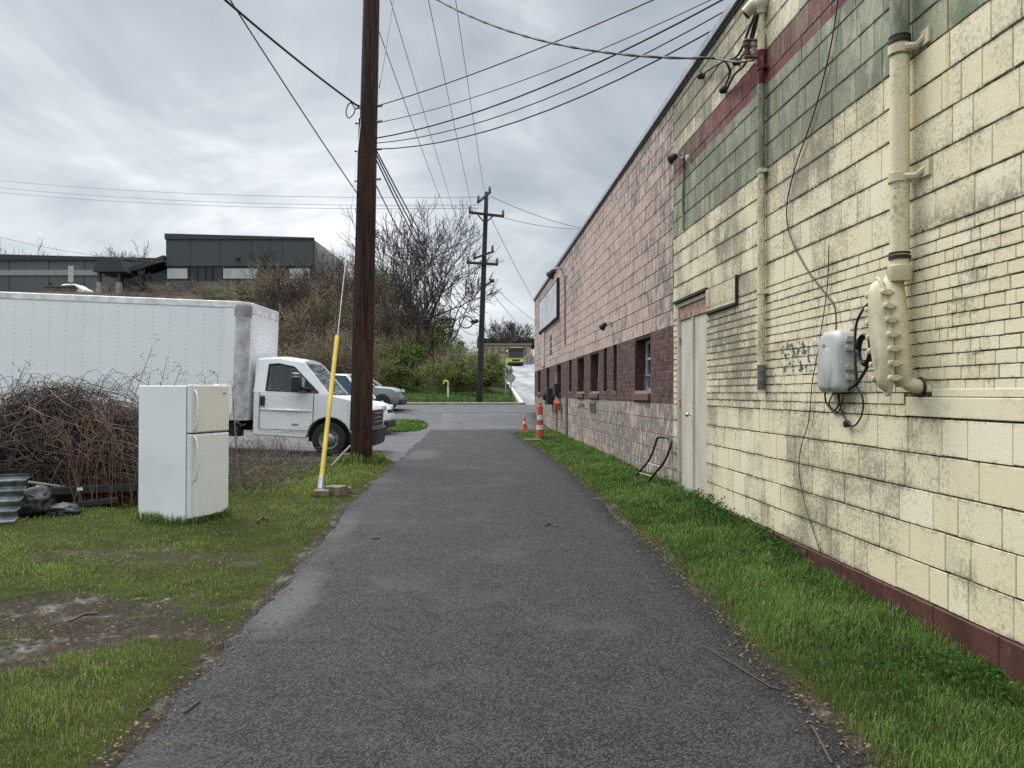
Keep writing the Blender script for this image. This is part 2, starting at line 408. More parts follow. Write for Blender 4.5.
def lot_strip():
    rows = []
    for x in axis_([(-40, -9, 1), (-9, -1.35, .1)]):
        a = lot_edge(x); row = [(x, a - .01, gz(x, a) - .09)]
        for y in axis_([(a, a + 26.5 - (a - 15.9), .5)]): row.append((x, y, gz(x, y) + .004 - (.08 if island(x, y) < .93 else 0)))
        rows.append(row)
    k = min(len(r) for r in rows); rows = [r[:k] for r in rows]
    V = np.array(rows).reshape(-1, 3); id_ = np.arange(len(V)).reshape(len(rows), k)
    F = np.stack([id_[:-1, :-1], id_[1:, :-1], id_[1:, 1:], id_[:-1, 1:]], -1).reshape(-1, 4)
    return struct(np_mesh('parking_lot', V, [F], A_LOT, smooth=True))
lot_strip()
# street that crosses behind the lots, its pavement and kerb
sheet('street', lambda y: -1.36 if y < 36.5 else -90, lambda y: 2.99 if y < 36.5 else 90, axis_([(28.5, 36.4, .4)]), A_STREET, .0, 8)
sheet('street', lambda y: -90, lambda y: 90, axis_([(36.4, 42.2, .4)]), A_STREET, .009, 90)
CONC = NT('concrete'); cn = CONC.noise(5, 6, .65)
CONC.bump(CONC.noise(90, 4), .3, .004)
CONC = CONC.out(CONC.mix(CONC.ss(cn, .3, .7), (.19, .18, .165), (.31, .30, .28)), .85)
sw = M()
for x0 in np.arange(-90, 2.9, 1.5):
    za = gz(0, 42.2) + .13
    sw.bb((x0 + .006, 42.2, za - .35), (x0 + 1.494, 43.6, za))
struct(sw.build('sidewalk', CONC, bevel=.015))
# road climbing the hill beyond the street
def rl(y): return 2.95 + max(0, y - 44) * .0205
t = NT('hill_road_concrete')
rn = t.noise(.5, 6, .65, stretch=(1, .25, 1)); rn2 = t.noise(6, 5, .6)
c = t.mix(t.ss(rn, .35, .62), (.15, .148, .15), (.33, .325, .32)); c = t.mix(t.math('MULTIPLY', t.ss(rn2, .5, .7), .4), c, (.12, .118, .12))
t.bump(t.noise(50, 4), .3, .006)
HROAD = t.out(c, t.math('ADD', .28, t.math('MULTIPLY', rn, .4)))
sheet('hill_road', rl, lambda y: rl(y) + 8.5, axis_([(42.2, 46, .4), (46, 300, 3)]), HROAD, .012, 8)
PAINTW = mat('kerb_paint', (.62, .60, .55), .7, var=.25, scale=3, dirt=(.2, .19, .17))
kb = M(); yl_ = axis_([(42.3, 50, .7), (50, 120, 3)])
rr = []
for y in yl_:
    x = rl(y); z = gz(x, y); rr.append([(x - .22, y, z - .2), (x - .22, y, z + .16), (x - .02, y, z + .16), (x, y, z - .1)])
kb.loft(rr); struct(kb.build('kerb', PAINTW))

# ================================================================ warehouse facade
FX = 3.0
BZ0, BZ1, BRK0, BRK1, ROOF = .0, .224, 1.435, 2.67, 5.95
CH = .2417
def zonal(name, plain=False):
    """painted facade: cream, with a green and a maroon band at fixed heights"""
    t = NT(name); p = t.pos()
    wob = t.math('MULTIPLY', t.math('SUBTRACT', t.noise(3, 4), .5), .05)
    z = t.math('ADD', p[2], wob)
    rnd = t.attr('tint'); rnd2 = t.attr('tint2')
    cream = t.mix(rnd, (.70, .62, .425), (.78, .71, .535))
    cream = t.mix(t.math('MULTIPLY', t.ss(t.noise(1.2, 4, .6), .4, .65), .45), cream, (.72, .635, .42))
    grn = t.mix(rnd, (.15, .18, .11), (.31, .335, .225))
    grn = t.mix(t.math('MULTIPLY', t.ss(t.noise(5, 5, .7, stretch=(1, 1, .35)), .47, .60), .7), grn, (.42, .42, .33)); grn = t.mix(t.math('MULTIPLY', t.ss(t.noise(3, 5, .7, stretch=(1, 1, .4), seed=51), .52, .68), .6), grn, (.095, .105, .06)); grn = t.mix(t.math('MULTIPLY', t.ss(t.noise(1.1, 4, .6, seed=55), .6, .72), .6), grn, (.36, .33, .16))
    mar = t.mix(rnd, (.105, .010, .018), (.185, .024, .034))
    mar = t.mix(t.math('MULTIPLY', t.ss(t.noise(9, 6, .75, stretch=(1, 1, .4)), .54, .62), .5), mar, (.32, .22, .21))
    g_ = t.math('MULTIPLY', t.math('GREATER_THAN', z, 3.885), t.math('LESS_THAN', z, 4.735))
    m_ = t.math('MULTIPLY', t.math('GREATER_THAN', z, 4.735), t.math('LESS_THAN', z, 5.085))
    c = t.mix(g_, cream, grn); c = t.mix(m_, c, mar)
    # mildew: speckle concentrated on some blocks, streaks under joints
    sp = t.noise(34, 6, .75); bl = t.noise(2.4, 5, .65, seed=3); stv = t.noise(7, 6, .7, stretch=(1, 1, .22), seed=8)
    amt = t.math('ADD', t.math('MULTIPLY', rnd2, .15), t.math('MULTIPLY', bl, .92))
    amt = t.math('ADD', amt, t.ss(p[2], 5.0, 5.7, 0, .24))
    amt = t.math('ADD', amt, t.math('MULTIPLY', t.math('SUBTRACT', t.noise(.55, 4, .55, seed=21), .52), 1.1))
    amt = t.math('ADD', amt, t.ss(p[1], 4.0, 8.5, -.07, .09))
    d1 = t.math('MULTIPLY', t.ss(t.math('ADD', sp, t.math('MULTIPLY', amt, .62)), .76, 1.04), .68)
    d2 = t.math('MULTIPLY', t.ss(t.math('ADD', stv, t.math('MULTIPLY', amt, .5)), .80, 1.02), .55)
    spk = t.math('MULTIPLY', t.ss(t.math('ADD', t.noise(85, 3, .6, seed=6), t.math('MULTIPLY', amt, .4)), .86, .95), .75)
    jd = lambda z0, cc: t.math('MULTIPLY', t.math('ABSOLUTE', t.math('SUBTRACT', t.math('FRACT', t.math('ADD', t.math('DIVIDE', t.math('SUBTRACT', p[2], z0), cc), .5)), .5)), cc)
    up_ = t.math('GREATER_THAN', p[2], BRK1); lo_ = t.math('LESS_THAN', p[2], BRK0)
    dj = t.math('ADD', t.math('ADD', t.math('MULTIPLY', jd(BRK1, CH), up_), t.math('MULTIPLY', jd(BZ1, (BRK0 - BZ1) / 5), lo_)), t.math('MULTIPLY', t.math('MULTIPLY', jd(BRK0, (BRK1 - BRK0) / 15), 1.6), t.math('SUBTRACT', 1, t.math('ADD', up_, lo_))))
    gj = t.math('MULTIPLY', t.ss(dj, .04, .0), t.ss(t.math('ADD', t.noise(14, 6, .75, seed=81), t.math('MULTIPLY', amt, .45)), .62, .86))
    if not plain: c = t.mix(t.math('MULTIPLY', gj, .8), c, (.085, .075, .055))
    g3 = t.math('MULTIPLY', t.math('MULTIPLY', t.ss(t.math('SUBTRACT', p[2], 2.64), .0, .03), t.ss(p[2], 2.86, 2.68)), t.math('MULTIPLY', t.ss(p[1], 5.6, 4.9), t.ss(t.noise(11, 6, .75, seed=91), .36, .60)))
    if not plain: c = t.mix(t.math('MULTIPLY', g3, .75), c, (.12, .11, .08))
    c = t.mix(d1, c, (.15, .138, .10)); c = t.mix(d2, c, (.25, .225, .15)); c = t.mix(spk if not plain else t.math('MULTIPLY', spk, .25), c, (.05, .047, .04))
    tl = t.math('MULTIPLY', t.ss(t.math('ABSOLUTE', t.math('SUBTRACT', p[1], 6.95)), .42, .30), t.ss(t.math('ABSOLUTE', t.math('SUBTRACT', p[2], 1.93)), .17, .12))
    c = t.mix(t.math('MULTIPLY', tl, t.ss(t.noise(13, 4, .7, seed=71), .50, .56)), c, (.055, .105, .085))
    # rust runs
    rs_ = t.math('MULTIPLY', t.ss(t.math('ABSOLUTE', t.math('SUBTRACT', p[1], 4.70)), .0, .035, 1, 0), t.ss(p[2], 2.9, 3.9, .2, 1))
    c = t.mix(t.math('MULTIPLY', rs_, .33 if not plain else 0.), c, (.36, .17, .07))
    t.bump(t.math('ADD', t.noise(26, 5, .6), t.math('MULTIPLY', t.noise(120, 3), .5)), .35, .006)
    return t.out(c, t.math('ADD', .55, t.math('MULTIPLY', sp, .3)), spec=.35)
CREAM = zonal('cream_painted_block')
def pinkmat():
    t = NT('pink_peeling_block'); p = t.pos(); rnd = t.attr('tint'); rnd2 = t.attr('tint2')
    pk = t.mix(rnd, (.36, .25, .21), (.55, .415, .36)); pk = t.mix(t.ss(t.noise(4, 5, .7, stretch=(1, 1, .3)), .42, .62), pk, (.50, .39, .345))
    pk = t.mix(t.math('MULTIPLY', t.ss(t.noise(11, 5, .7, stretch=(1, 1, .3), seed=17), .5, .68), .55), pk, (.27, .17, .145))
    gr = t.mix(t.noise(18, 5), (.095, .095, .082), (.21, .205, .18))
    st_ = t.noise(5.5, 7, .76, stretch=(1, 1, .5), seed=4); f2 = t.noise(38, 5, .7, stretch=(1, 1, .6))
    low = t.ss(p[2], 1.42, 1.46, .11, 0)
    corner = t.math('MULTIPLY', t.ss(p[1], 11.6, 14.5, .085, 0), t.ss(p[2], 2.45, 2.6, 0, 1))
    q = t.math('ADD', t.math('ADD', st_, low), t.math('ADD', corner, t.math('MULTIPLY', t.math('SUBTRACT', rnd2, .5), .10)))
    q = t.math('ADD', q, t.math('MULTIPLY', t.math('SUBTRACT', f2, .5), .22))
    q = t.math('ADD', q, t.math('MULTIPLY', t.math('SUBTRACT', t.noise(.5, 3, .5, seed=31), .5), .3))
    q = t.math('ADD', q, t.ss(p[2], 5.0, 5.9, 0, .07))
    f = t.math('MULTIPLY', t.ss(q, .54, .60), .92)
    c = t.mix(f, pk, gr); c = t.mix(t.math('MULTIPLY', t.ss(t.noise(24, 6, .75, stretch=(1, 1, .45), seed=61), .50, .62), .5), c, (.20, .14, .12)); c = t.mix(t.math('MULTIPLY', t.ss(t.noise(16, 6, .75, stretch=(1, 1, .35), seed=63), .51, .60), .7), c, (.60, .51, .46))
    c = t.mix(t.math('MULTIPLY', t.ss(t.noise(60, 4, .7, seed=9), .6, .75), .4), c, (.10, .085, .075))
    t.bump(t.math('ADD', t.math('MULTIPLY', f, -1.0), t.noise(40, 4)), .3, .006)
    return t.out(c, .8, spec=.25)
PINK = pinkmat()
t = NT('maroon_brick'); rnd = t.attr('tint')
c = t.mix(rnd, (.058, .031, .027), (.130, .072, .062)); c = t.mix(t.math('MULTIPLY', t.ss(t.noise(35, 5, .7), .55, .72), .7), c, (.27, .20, .185))
c = t.mix(t.math('MULTIPLY', t.ss(t.noise(3, 4, seed=3), .55, .7), .4), c, (.16, .11, .105))
t.bump(t.noise(60, 4), .4, .004); MAROON = t.out(c, .75, spec=.3)
def jointmat(name, a, b):
    t = NT(name); t.bump(t.noise(60, 4), .4, .004); return t.out(t.mix(t.ss(t.noise(9, 5, .65), .35, .6), a, b), .9, spec=.2)
J_CREAM = jointmat('dirty_joint', (.028, .024, .018), (.20, .165, .105))
J_PINK = jointmat('pink_joint', (.06, .045, .04), (.24, .165, .145))
J_MAROON = jointmat('pale_joint', (.20, .145, .135), (.34, .265, .25))

house = thing('warehouse', 'long flat roofed masonry warehouse, cream near the camera and peeling pink further along', 'warehouse', (FX + 6, 16, 0))
def courses(name, mat_, joint, y0, y1, z0, dz, n, bw, holes=(), gh=.0085, gv=.0045, frac=(1, 1, 1, .5, .5, .65), depth=.009, seed=1, chip=.004, zcap=None):
    rg = random.Random(seed); V = []; F = []; T = []; T2 = []
    for k in range(n):
        za = z0 + k * dz; zb = za + dz
        if zcap: zb = min(zb, zcap)
        y = y0 - rg.random() * bw
        while y < y1:
            w = bw * rg.choice(frac) * rg.uniform(.98, 1.02)
            a, b = max(y, y0), min(y + w, y1); y += w
            if b - a < .03: continue
            segs = [(a, b)]
            for (h0, h1, k0, k1) in holes:
                if zb > k0 + .02 and za < k1 - .02:
                    ns = []
                    for (s0, s1) in segs:
                        if h1 <= s0 or h0 >= s1: ns.append((s0, s1))
                        else:
                            if h0 - s0 > .03: ns.append((s0, h0))
                            if s1 - h1 > .03: ns.append((h1, s1))
                    segs = ns
            for (a_, b_) in segs:
                o = len(V); jx = rg.uniform(-.0015, .0015); c_ = chip
                y_0, y_1, z_0, z_1 = a_ + gv * rg.uniform(.3, .8), b_ - gv * rg.uniform(.3, .8), za + gh * rg.uniform(.3, .95), zb - gh * rg.uniform(.25, .7)
                for (yy, zz_) in ((y_0, z_0), (y_1, z_0), (y_1, z_1), (y_0, z_1)): V.append((FX + depth, yy, zz_))
                for (yy, zz_) in ((y_0 + c_, z_0 + c_), (y_1 - c_, z_0 + c_), (y_1 - c_, z_1 - c_), (y_0 + c_, z_1 - c_)): V.append((FX + jx, yy, zz_))
                F += [(o + 4, o + 7, o + 6, o + 5)] + [(o + i, o + 4 + i, o + 4 + (i + 1) % 4, o + (i + 1) % 4) for i in range(4)]
                r1, r2 = rg.random(), rg.random(); T += [r1] * 8; T2 += [r2] * 8
    ob = np_mesh(name, np.array(V) - np.array(house.location), [np.array(F)], mat_, attrs={'tint': T, 'tint2': T2}, parent=house)
    # mortar bed behind, cut round the same openings
    m = M(); cuts = sorted(set([y0, y1] + [h for q in holes for h in q[:2]]))
    zt = zcap or z0 + n * dz
    for a, b in zip(cuts[:-1], cuts[1:]):
        mid = (a + b) / 2; spans = [(z0, zt)]
        for (h0, h1, k0, k1) in holes:
            if h0 < mid < h1:
                ns = []
                for s0, s1 in spans:
                    if k0 > s0: ns.append((s0, min(k0, s1)))
                    if k1 < s1: ns.append((max(k1, s0), s1))
                spans = ns
        for s0, s1 in spans:
            if s1 - s0 > .01: m.bb((FX + depth * .75, a, s0), (FX + .3, b, s1))
    m.build('mortar_bed', joint, house)
    return ob
DOOR = (9.68, 11.10, .12, 2.89)
YN, YC, YF = -2.0, 11.28, 36.3
blocks_hi = int(math.ceil((ROOF - BRK1) / CH))
courses('cream_wall', CREAM, J_CREAM, YN, YC, BZ1, (BRK0 - BZ1) / 5, 5, .39, [DOOR], seed=3)
STUCCO = (YN, 5.17, BRK0, 1.575)
courses('cream_brick_wall', CREAM, J_CREAM, YN, YC, BRK0, (BRK1 - BRK0) / 15, 15, .172, [DOOR, STUCCO], gh=.0065, gv=.005, frac=(1, 1, 1, 1, .5), seed=5, depth=.007, chip=.0025)
courses('cream_upper_wall', CREAM, J_CREAM, YN, YC, BRK1, CH, blocks_hi, .39, [(DOOR[0], DOOR[1], .1, 2.89)], seed=8, zcap=ROOF)
# openings in the pink half: (far y, near y, kind)
WINS = [(14.02, 12.75, 'w'), (16.15, 15.75, 's'), (17.35, 16.9, 's'), (19.3, 17.95, 'w'), (21.65, 20.35, 'w'), (23.5, 22.9, 's'), (26.85, 25.6, 'w'), (30.55, 29.4, 'w'), (34.5, 33.2, 'w')]
WZ0, WZ1 = 1.64, 2.55
HOLES = [(n_, f_, WZ0, 2.60) for f_, n_, k_ in WINS]
courses('pink_lower_wall', PINK, J_PINK, YC, YF, -.05, .2475, 6, .39, seed=13)
courses('maroon_brick_wall', MAROON, J_MAROON, YC, YF, 1.435, (2.60 - 1.435) / 14, 14, .172, HOLES, gh=.010, gv=.008, frac=(1, 1, 1, .5), seed=15, depth=.008, chip=.002)
courses('pink_upper_wall', PINK, J_PINK, YC, YF, 2.60, CH, int(math.ceil((ROOF - 2.6) / CH)), .39, seed=18, zcap=ROOF)
# base course, footing, stucco band and ledge
t = NT('maroon_base'); n_ = t.noise(4, 5, .65); n2_ = t.noise(5, 6, .7, stretch=(1, 1, .6), seed=5)
c = t.mix(t.ss(n_, .35, .65), (.060, .022, .018), (.105, .042, .034)); c = t.mix(t.math('MULTIPLY', t.ss(n2_, .60, .68), .6), c, (.24, .19, .18))
t.bump(t.noise(40, 4), .3, .005); BASEM = t.out(c, .55)
m = M(); y = YN
while y < YC - .01:
    b = min(y + .62, YC); m.bb((FX - .022, y + .003, -.02), (FX + .25, b - .003, BZ1 - .002)); y = b
m.build('base_course', BASEM, house, bevel=.005)
m = M(); m.bb((FX - .05, YN, -.3), (FX + .2, YC, .012)); m.build('footing', CONC, house, bevel=.01)
PLAST = NT('cream_plaster'); q = PLAST.noise(3, 5, .6); PLAST.bump(PLAST.noise(30, 5), .25, .006)
PLAST = PLAST.out(PLAST.mix(PLAST.math('MULTIPLY', PLAST.ss(PLAST.noise(9, 6, .7, seed=4), .5, .7), .5), PLAST.mix(q, (.68, .60, .42), (.76, .69, .515)), (.40, .35, .25)), .75)
m = M(); m.bb((FX - .006, YN, BRK0 + .008), (FX + .2, 5.165, 1.572)); m.build('plaster_band', PLAST, house, bevel=.006)
m = M(); m.bb((FX - .004, YN, 1.576), (FX + .2, 4.86, 1.625)); m.build('ledge', PLAST, house, bevel=.003)
# massing behind the facade
ROOFM = mat('roof_felt', (.07, .07, .075), .9)
m = M(); m.bb((FX + .301, YN, -.2), (FX + 16, YF - .001, ROOF - .12)); m.build('building_body', PINK, house)
COP = mat('coping_metal', (.46, .47, .50), .35, .6, .12, 3)
m = M(); m.bb((FX - .055, YN, ROOF + .012), (FX + .34, YF + .05, ROOF + .115)); m.build('roof_coping', COP, house, bevel=.006)
m = M(); m.bb((FX - .02, YN, ROOF - .035), (FX + .3, YF + .02, ROOF + .011)); m.build('fascia', mat('fascia_dark', (.035, .035, .04), .6), house)
# windows
FRAME = mat('window_frame_paint', (.55, .56, .55), .5, dirt=(.2, .2, .19)); DARKIN = mat('dark_interior', (.018, .017, .017), .8)
t = NT('window_glass'); GLASS = t.out((.03, .04, .045), .06, 0, .6)
SILLM = mat('sill_brick', (.13, .065, .052), .8, var=.35, scale=14, dirt=(.09, .06, .05))
GRILLE = mat('grille_metal', (.22, .24, .24), .5, .3)
BLIND = mat('blind_white', (.62, .65, .66), .7)
for f_, n_, k_ in WINS:
    dp = .21 if k_ == 'w' else .24
    rev = bpy.data.objects.new('window' if k_ == 'w' else 'blind_recess', None); COL.objects.link(rev); rev.parent = house; rev.empty_display_size = .1
    m = M()                                             # reveal: jambs, head and back of the recess
    m.bb((FX + .012, n_, WZ0 - .02), (FX + .31, n_ + .012, 2.6)); m.build('jamb', MAROON, rev); m = M(); m.bb((FX + .012, f_ - .012, WZ0 - .02), (FX + .31, f_, 2.6))
    if k_ == 's':
        m.build('jamb', MAROON, rev); m = M(); m.bb((FX + dp, n_ + .013, WZ0), (FX + dp + .05, f_ - .013, 2.6)); m.build('back_wall', MAROON, rev)
        m = M(); m.bb((FX - .012, n_ + .01, WZ0 - .09), (FX + .22, f_ - .01, WZ0)); m.build('sill', SILLM, rev, bevel=.008)
        continue
    m.build('jamb', MAROON, rev)
    m = M(); m.bb((FX + .012, n_ + .013, 2.555), (FX + .31, f_ - .013, 2.6)); m.build('lintel', DARKIN, rev)
    a, b = n_ + .02, f_ - .02; x = FX + dp; m = M()
    for z0, z1 in ((WZ0, WZ0 + .05), (2.50, 2.55), (2.20, 2.24), (1.90, 1.94)): m.bb((x, a, z0), (x + .05, b, z1))
    for yy in (a, b - .05, (a + b) / 2 - .02): m.bb((x - .006, yy, WZ0 + .002), (x + .044, yy + (.05 if yy != (a + b) / 2 - .02 else .04), 2.548))
    m.build('frame', FRAME, rev, bevel=.004)
    m = M(); m.bb((x + .022, a, WZ0 + .03), (x + .028, b, 2.53)); m.build('pane', GLASS, rev)
    m = M(); m.bb((x + .06, (a + b) / 2, 1.95), (x + .065, b, 2.2)); m.bb((x + .06, a, 2.25), (x + .065, b, 2.5)); m.build('blind', BLIND, rev)
    m = M()
    for i in range(9): m.tube([(x - .03, lerp(a + .04, b - .04, i / 8), WZ0 + .01), (x - .03, lerp(a + .04, b - .04, i / 8), 1.93)], .007, 5)
    m.bb((x - .04, a, 1.91), (x - .02, b, 1.935)); m.build('grille', GRILLE, rev)
    m = M()
    k = int((f_ - n_) / .1)
    for i in range(k):
        y0 = lerp(n_ + .01, f_ - .01, i / k); y1 = lerp(n_ + .01, f_ - .01, (i + 1) / k) - .008
        m.prism([(FX - .045, WZ0 - .17), (FX + .2, WZ0 - .17), (FX + .2, WZ0), (FX - .045, WZ0 - .05)], lambda p, q, y0=y0: (p, y0, q), lambda p, q, y1=y1: (p, y1, q))
    m.build('sill', SILLM, rev, bevel=.006)
# double door with a rusty head
t = NT('door_paint'); dn = t.noise(2.5, 5, .6, stretch=(1, 1, .4))
c = t.mix(t.ss(dn, .35, .65), (.50, .47, .39), (.60, .57, .49)); c = t.mix(t.math('MULTIPLY', t.ss(t.noise(11, 6, .72, seed=3), .6, .72), .6), c, (.28, .20, .13))
DOORM = t.out(c, .5)
RUST = mat('rusty_steel', (.34, .21, .145), .8, var=.45, scale=12, dirt=(.46, .36, .30), dscale=9)
dy0, dy1, dz0, dz1 = DOOR
fr = M(); fr.bb((FX + .005, dy0, dz0), (FX + .3, dy0 + .04, dz1)); fr.bb((FX + .005, dy1 - .04, dz0), (FX + .3, dy1, dz1)); fr.bb((FX + .005, dy0 + .041, dz1 - .05), (FX + .3, dy1 - .041, dz1))
fr.build('door_frame', DOORM, house, bevel=.004)
mid = dy0 + (dy1 - dy0) * .5
m = M(); m.bb((FX + .03, dy0 + .042, dz1 - .24), (FX + .08, dy1 - .042, dz1 - .052)); m.build('transom_panel', RUST, house)
for a, b in ((dy0 + .045, mid - .006), (mid + .006, dy1 - .045)):
    m = M(); m.bb((FX + .05, a, dz0 + .06), (FX + .1, b, dz1 - .245)); d_ = m.build('door', DOORM, house, bevel=.004)
    for zz_ in (.35, 1.4, 2.3):
        m = M(); m.bb((FX + .03, (a if a < mid else b) - .02, zz_), (FX + .055, (a if a < mid else b) + .02, zz_ + .11)); m.build('hinge', RUST, d_)
    if a > mid:
        m = M(); q = (FX + .05, a + .07, 1.30); m.lathe([(.034, 0), (.034, .008), (.012, .01), (.012, .05), (.03, .06), (.033, .078), (.02, .095), (.004, .1)], q, 14, (-1, 0, 0)); m.build('handle', mat('knob_chrome', (.5, .5, .5), .25, 1), d_, smooth=True)
m = M(); m.bb((FX + .02, mid - .025, dz0 + .06), (FX + .052, mid + .025, dz1 - .25)); m.build('astragal', DOORM, house, bevel=.004)
m = M(); m.bb((FX - .03, dy0 - .02, dz0 - .08), (FX + .3, dy1 + .02, dz0 + .055)); m.build('threshold', CONC, house, bevel=.01)
m = M(); m.bb((FX - .035, dy0 - .06, dz1 + .012), (FX + .1, dy1 + .1, dz1 + .05)); m.build('door_head', mat('black_steel', (.02, .019, .018), .7), house, bevel=.004)
# patched lintel right of the door
m = M(); m.bb((FX - .03, 8.52, 2.62), (FX + .1, 9.62, 2.905)); m.build('patched_panel', CREAM, house, bevel=.01)
m = M(); m.bb((FX - .036, 8.50, 2.60), (FX + .1, 8.518, 2.93)); m.bb((FX - .036, 8.518, 2.595), (FX + .1, 9.62, 2.617)); m.build('panel_flashing', mat('black_steel'), house) if False else m.build('panel_flashing', MATS['black_steel'], house)
# small vents under the pink windows
for a, b in ((20.3, 21.3), (18.4, 19.2)):
    m = M(); m.bb((FX - .02, a, 1.13 if a < 20 else 1.25), (FX + .02, b, 1.40 if a < 20 else 1.33)); v_ = m.build('vent', mat('vent_metal', (.14, .12, .11), .7), house, bevel=.004)
    m = M()
    for i in range(4): m.bb((FX - .03, a + .03, 1.17 + i * .05), (FX - .018, b - .03, 1.185 + i * .05)) if a < 20 else None
    if m.v: m.build('louvre', MATS['black_steel'], v_)
# ================================================================ things fixed to the facade
PIPEM = zonal('cream_painted_pipe', True)
BLACK = mat('black_rubber', (.012, .012, .013), .5, var=.3)
BLACKM = MATS['black_steel']
GREYM = mat('galvanised', (.36, .37, .38), .45, .6, .15, 8, dirt=(.2, .19, .18))
CASTP = mat('cream_cast_iron', (.56, .495, .345), .5, var=.1, scale=9, dirt=(.25, .20, .12), dscale=6, damt=.5, bump=.1)
WP = lambda u, v, off=.02: wallp(u, v, FX - off)
# thick riser pipe
py = 5.09; px = FX - .088
t_ = thing('drain_pipe', 'thick cream riser pipe on the wall, green at its top, feeding the bolted cast case', 'pipe', (px, py, 2.35))
m = M(); m.tube([(px, py, 2.40), (px, py, 3.2), (px, py, 4.0), (px, py, 5.9)], .062, 20); m.build('pipe_length', PIPEM, t_, auto=50)
for z in (3.93, 3.06):
    m = M(); m.lathe([(.063, -.035), (.075, -.03), (.075, .03), (.063, .035)], (px, py, z), 20); m.tube([(px + .0, py - .05, z + .0), (px + .06, py - .10, z - .01), (FX, py - .16, z + .02)], [.03, .026, .03], 8)
    m.box((FX - .008, py - .17, z + .02), (.02, .09, .10)); m.build('pipe_bracket', CASTP, t_, auto=40)
for z in (3.99, 2.52):
    m = M(); m.lathe([(.064, -.014), (.071, -.012), (.071, .012), (.064, .014)], (px, py, z), 20); m.lathe([(.064, .022), (.069, .024), (.069, .034), (.064, .036)], (px, py, z), 20); m.build('pipe_strap', BLACK, t_, auto=40)
m = M(); m.lathe([(.063, 2.47), (.078, 2.46), (.08, 2.40), (.07, 2.36)], (px, py, 0), 20); m.build('coupling', CASTP, t_, auto=40)
# cast splice case
t_ = thing('splice_case', 'cream cast case with a row of bolted flanges, below the thick riser pipe', 'splice case', (FX - .1, py, 1.58))
rings = []
for z, hw, dep in ((2.42, .055, .10), (2.36, .075, .15), (2.25, .095, .18), (2.05, .11, .185), (1.85, .105, .17), (1.72, .085, .14), (1.64, .06, .10)):
    cy = py + (z - 2.0) * .16; rings.append([(FX - .035 - dep * (.5 + .5 * math.cos(a)) * 1.0, cy + hw * math.sin(a), z) for a in [2 * PI * i / 18 for i in range(18)]])
m = M(); m.loft(rings); m.build('case_body', CASTP, t_, auto=50)
def oval(xx, hw, hh, n=28): return [(xx - .0 + .035 * (-math.sin(2 * PI * i / n)) * 0, py + .02 + (hh * math.sin(2 * PI * i / n)) * .16 + hw * math.cos(2 * PI * i / n), 1.99 + hh * math.sin(2 * PI * i / n)) for i in range(n)]
m = M(); m.loft([oval(FX - .185, .118, .415), oval(FX - .21, .118, .415)]); m.build('flange', CASTP, t_, bevel=.006, auto=40)
m = M(); m.loft([oval(FX - .2101, .10, .385), oval(FX - .245, .085, .36), oval(FX - .262, .05, .30)]); m.build('cover', CASTP, t_, auto=60)
for k in range(7):
    for s_ in (-1, 1):
        z = 1.70 + k * .097; hw = .118 * math.sqrt(max(0, 1 - ((z - 1.99) / .43) ** 2)); yy = py + .02 + (z - 1.99) * .16 + s_ * (hw + .012)
        m = M(); m.box((FX - .198, yy, z), (.05, .045, .038)); m.lathe([(.014, 0), (.014, .09), (.009, .092)], (FX - .150, yy + s_ * .004, z), 8, (-1, 0, 0)); m.lathe([(.021, 0), (.021, .016)], (FX - .223, yy + s_ * .004, z), 6, (-1, 0, 0)); m.build('bolt_lug', CASTP, t_, bevel=.004)
m = M(); m.tube([(FX - .10, py - .03, 1.84), (FX - .10, py - .05, 1.72), (FX - .06, py - .08, 1.655), (FX + .01, py - .10, 1.64)], [.05, .052, .05, .05], 16); m.build('outlet_elbow', CASTP, t_, auto=50)
m = M(); m.lathe([(.055, 0), (.068, .004), (.064, .012), (.05, .013)], (FX + .002, py - .10, 1.64), 18, (-1, 0, 0)); m.build('wall_seal', BLACK, t_)
# electrical mast
cy_, cx_ = 7.69, FX - .05
t_ = thing('service_mast', 'slim painted conduit running up the wall to a hooded cable entry', 'conduit', (cx_, cy_, 1.6))
m = M(); m.tube([(cx_, cy_, 1.88), (cx_, cy_, 3.5), (cx_, cy_, 5.5)], .038, 14); m.build('conduit', PIPEM, t_, auto=50)
m = M(); m.tube([(cx_, cy_, 1.62), (cx_, cy_, 1.885)], .042, 14); m.build('bare_end', mat('bare_zinc', (.15, .16, .15), .5, .3, var=.4, scale=14), t_, auto=50)
m = M(); m.lathe([(.047, 0), (.047, .03), (.03, .032)], (cx_, cy_, 1.6), 14); m.build('end_collar', CASTP, t_)
for z in (2.62, 3.85, 4.9):
    m = M(); m.lathe([(.04, -.018), (.046, -.016), (.046, .016), (.04, .018)], (cx_, cy_, z), 14); m.bb((FX - .045, cy_ - .075, z - .016), (FX + .004, cy_ + .075, z + .016)); m.build('clamp', PIPEM, t_, auto=40)
m = M(); m.lathe([(.04, 0), (.055, .005), (.055, .05), (.075, .07), (.085, .12), (.06, .175), (.02, .19)], (cx_, cy_, 5.45), 16); m.tube([(cx_, cy_, 5.57), (cx_ - .07, cy_ + .05, 5.56), (cx_ - .13, cy_ + .09, 5.50)], [.075, .07, .06], 12); m.build('cable_hood', CASTP, t_, auto=50)
m = M(); m.lathe([(.058, 0), (.058, .02), (.03, .022)], (cx_ - .125, cy_ + .087, 5.50), 12, (-.75, .5, -.6)); m.build('entry_plate', BLACK, t_)
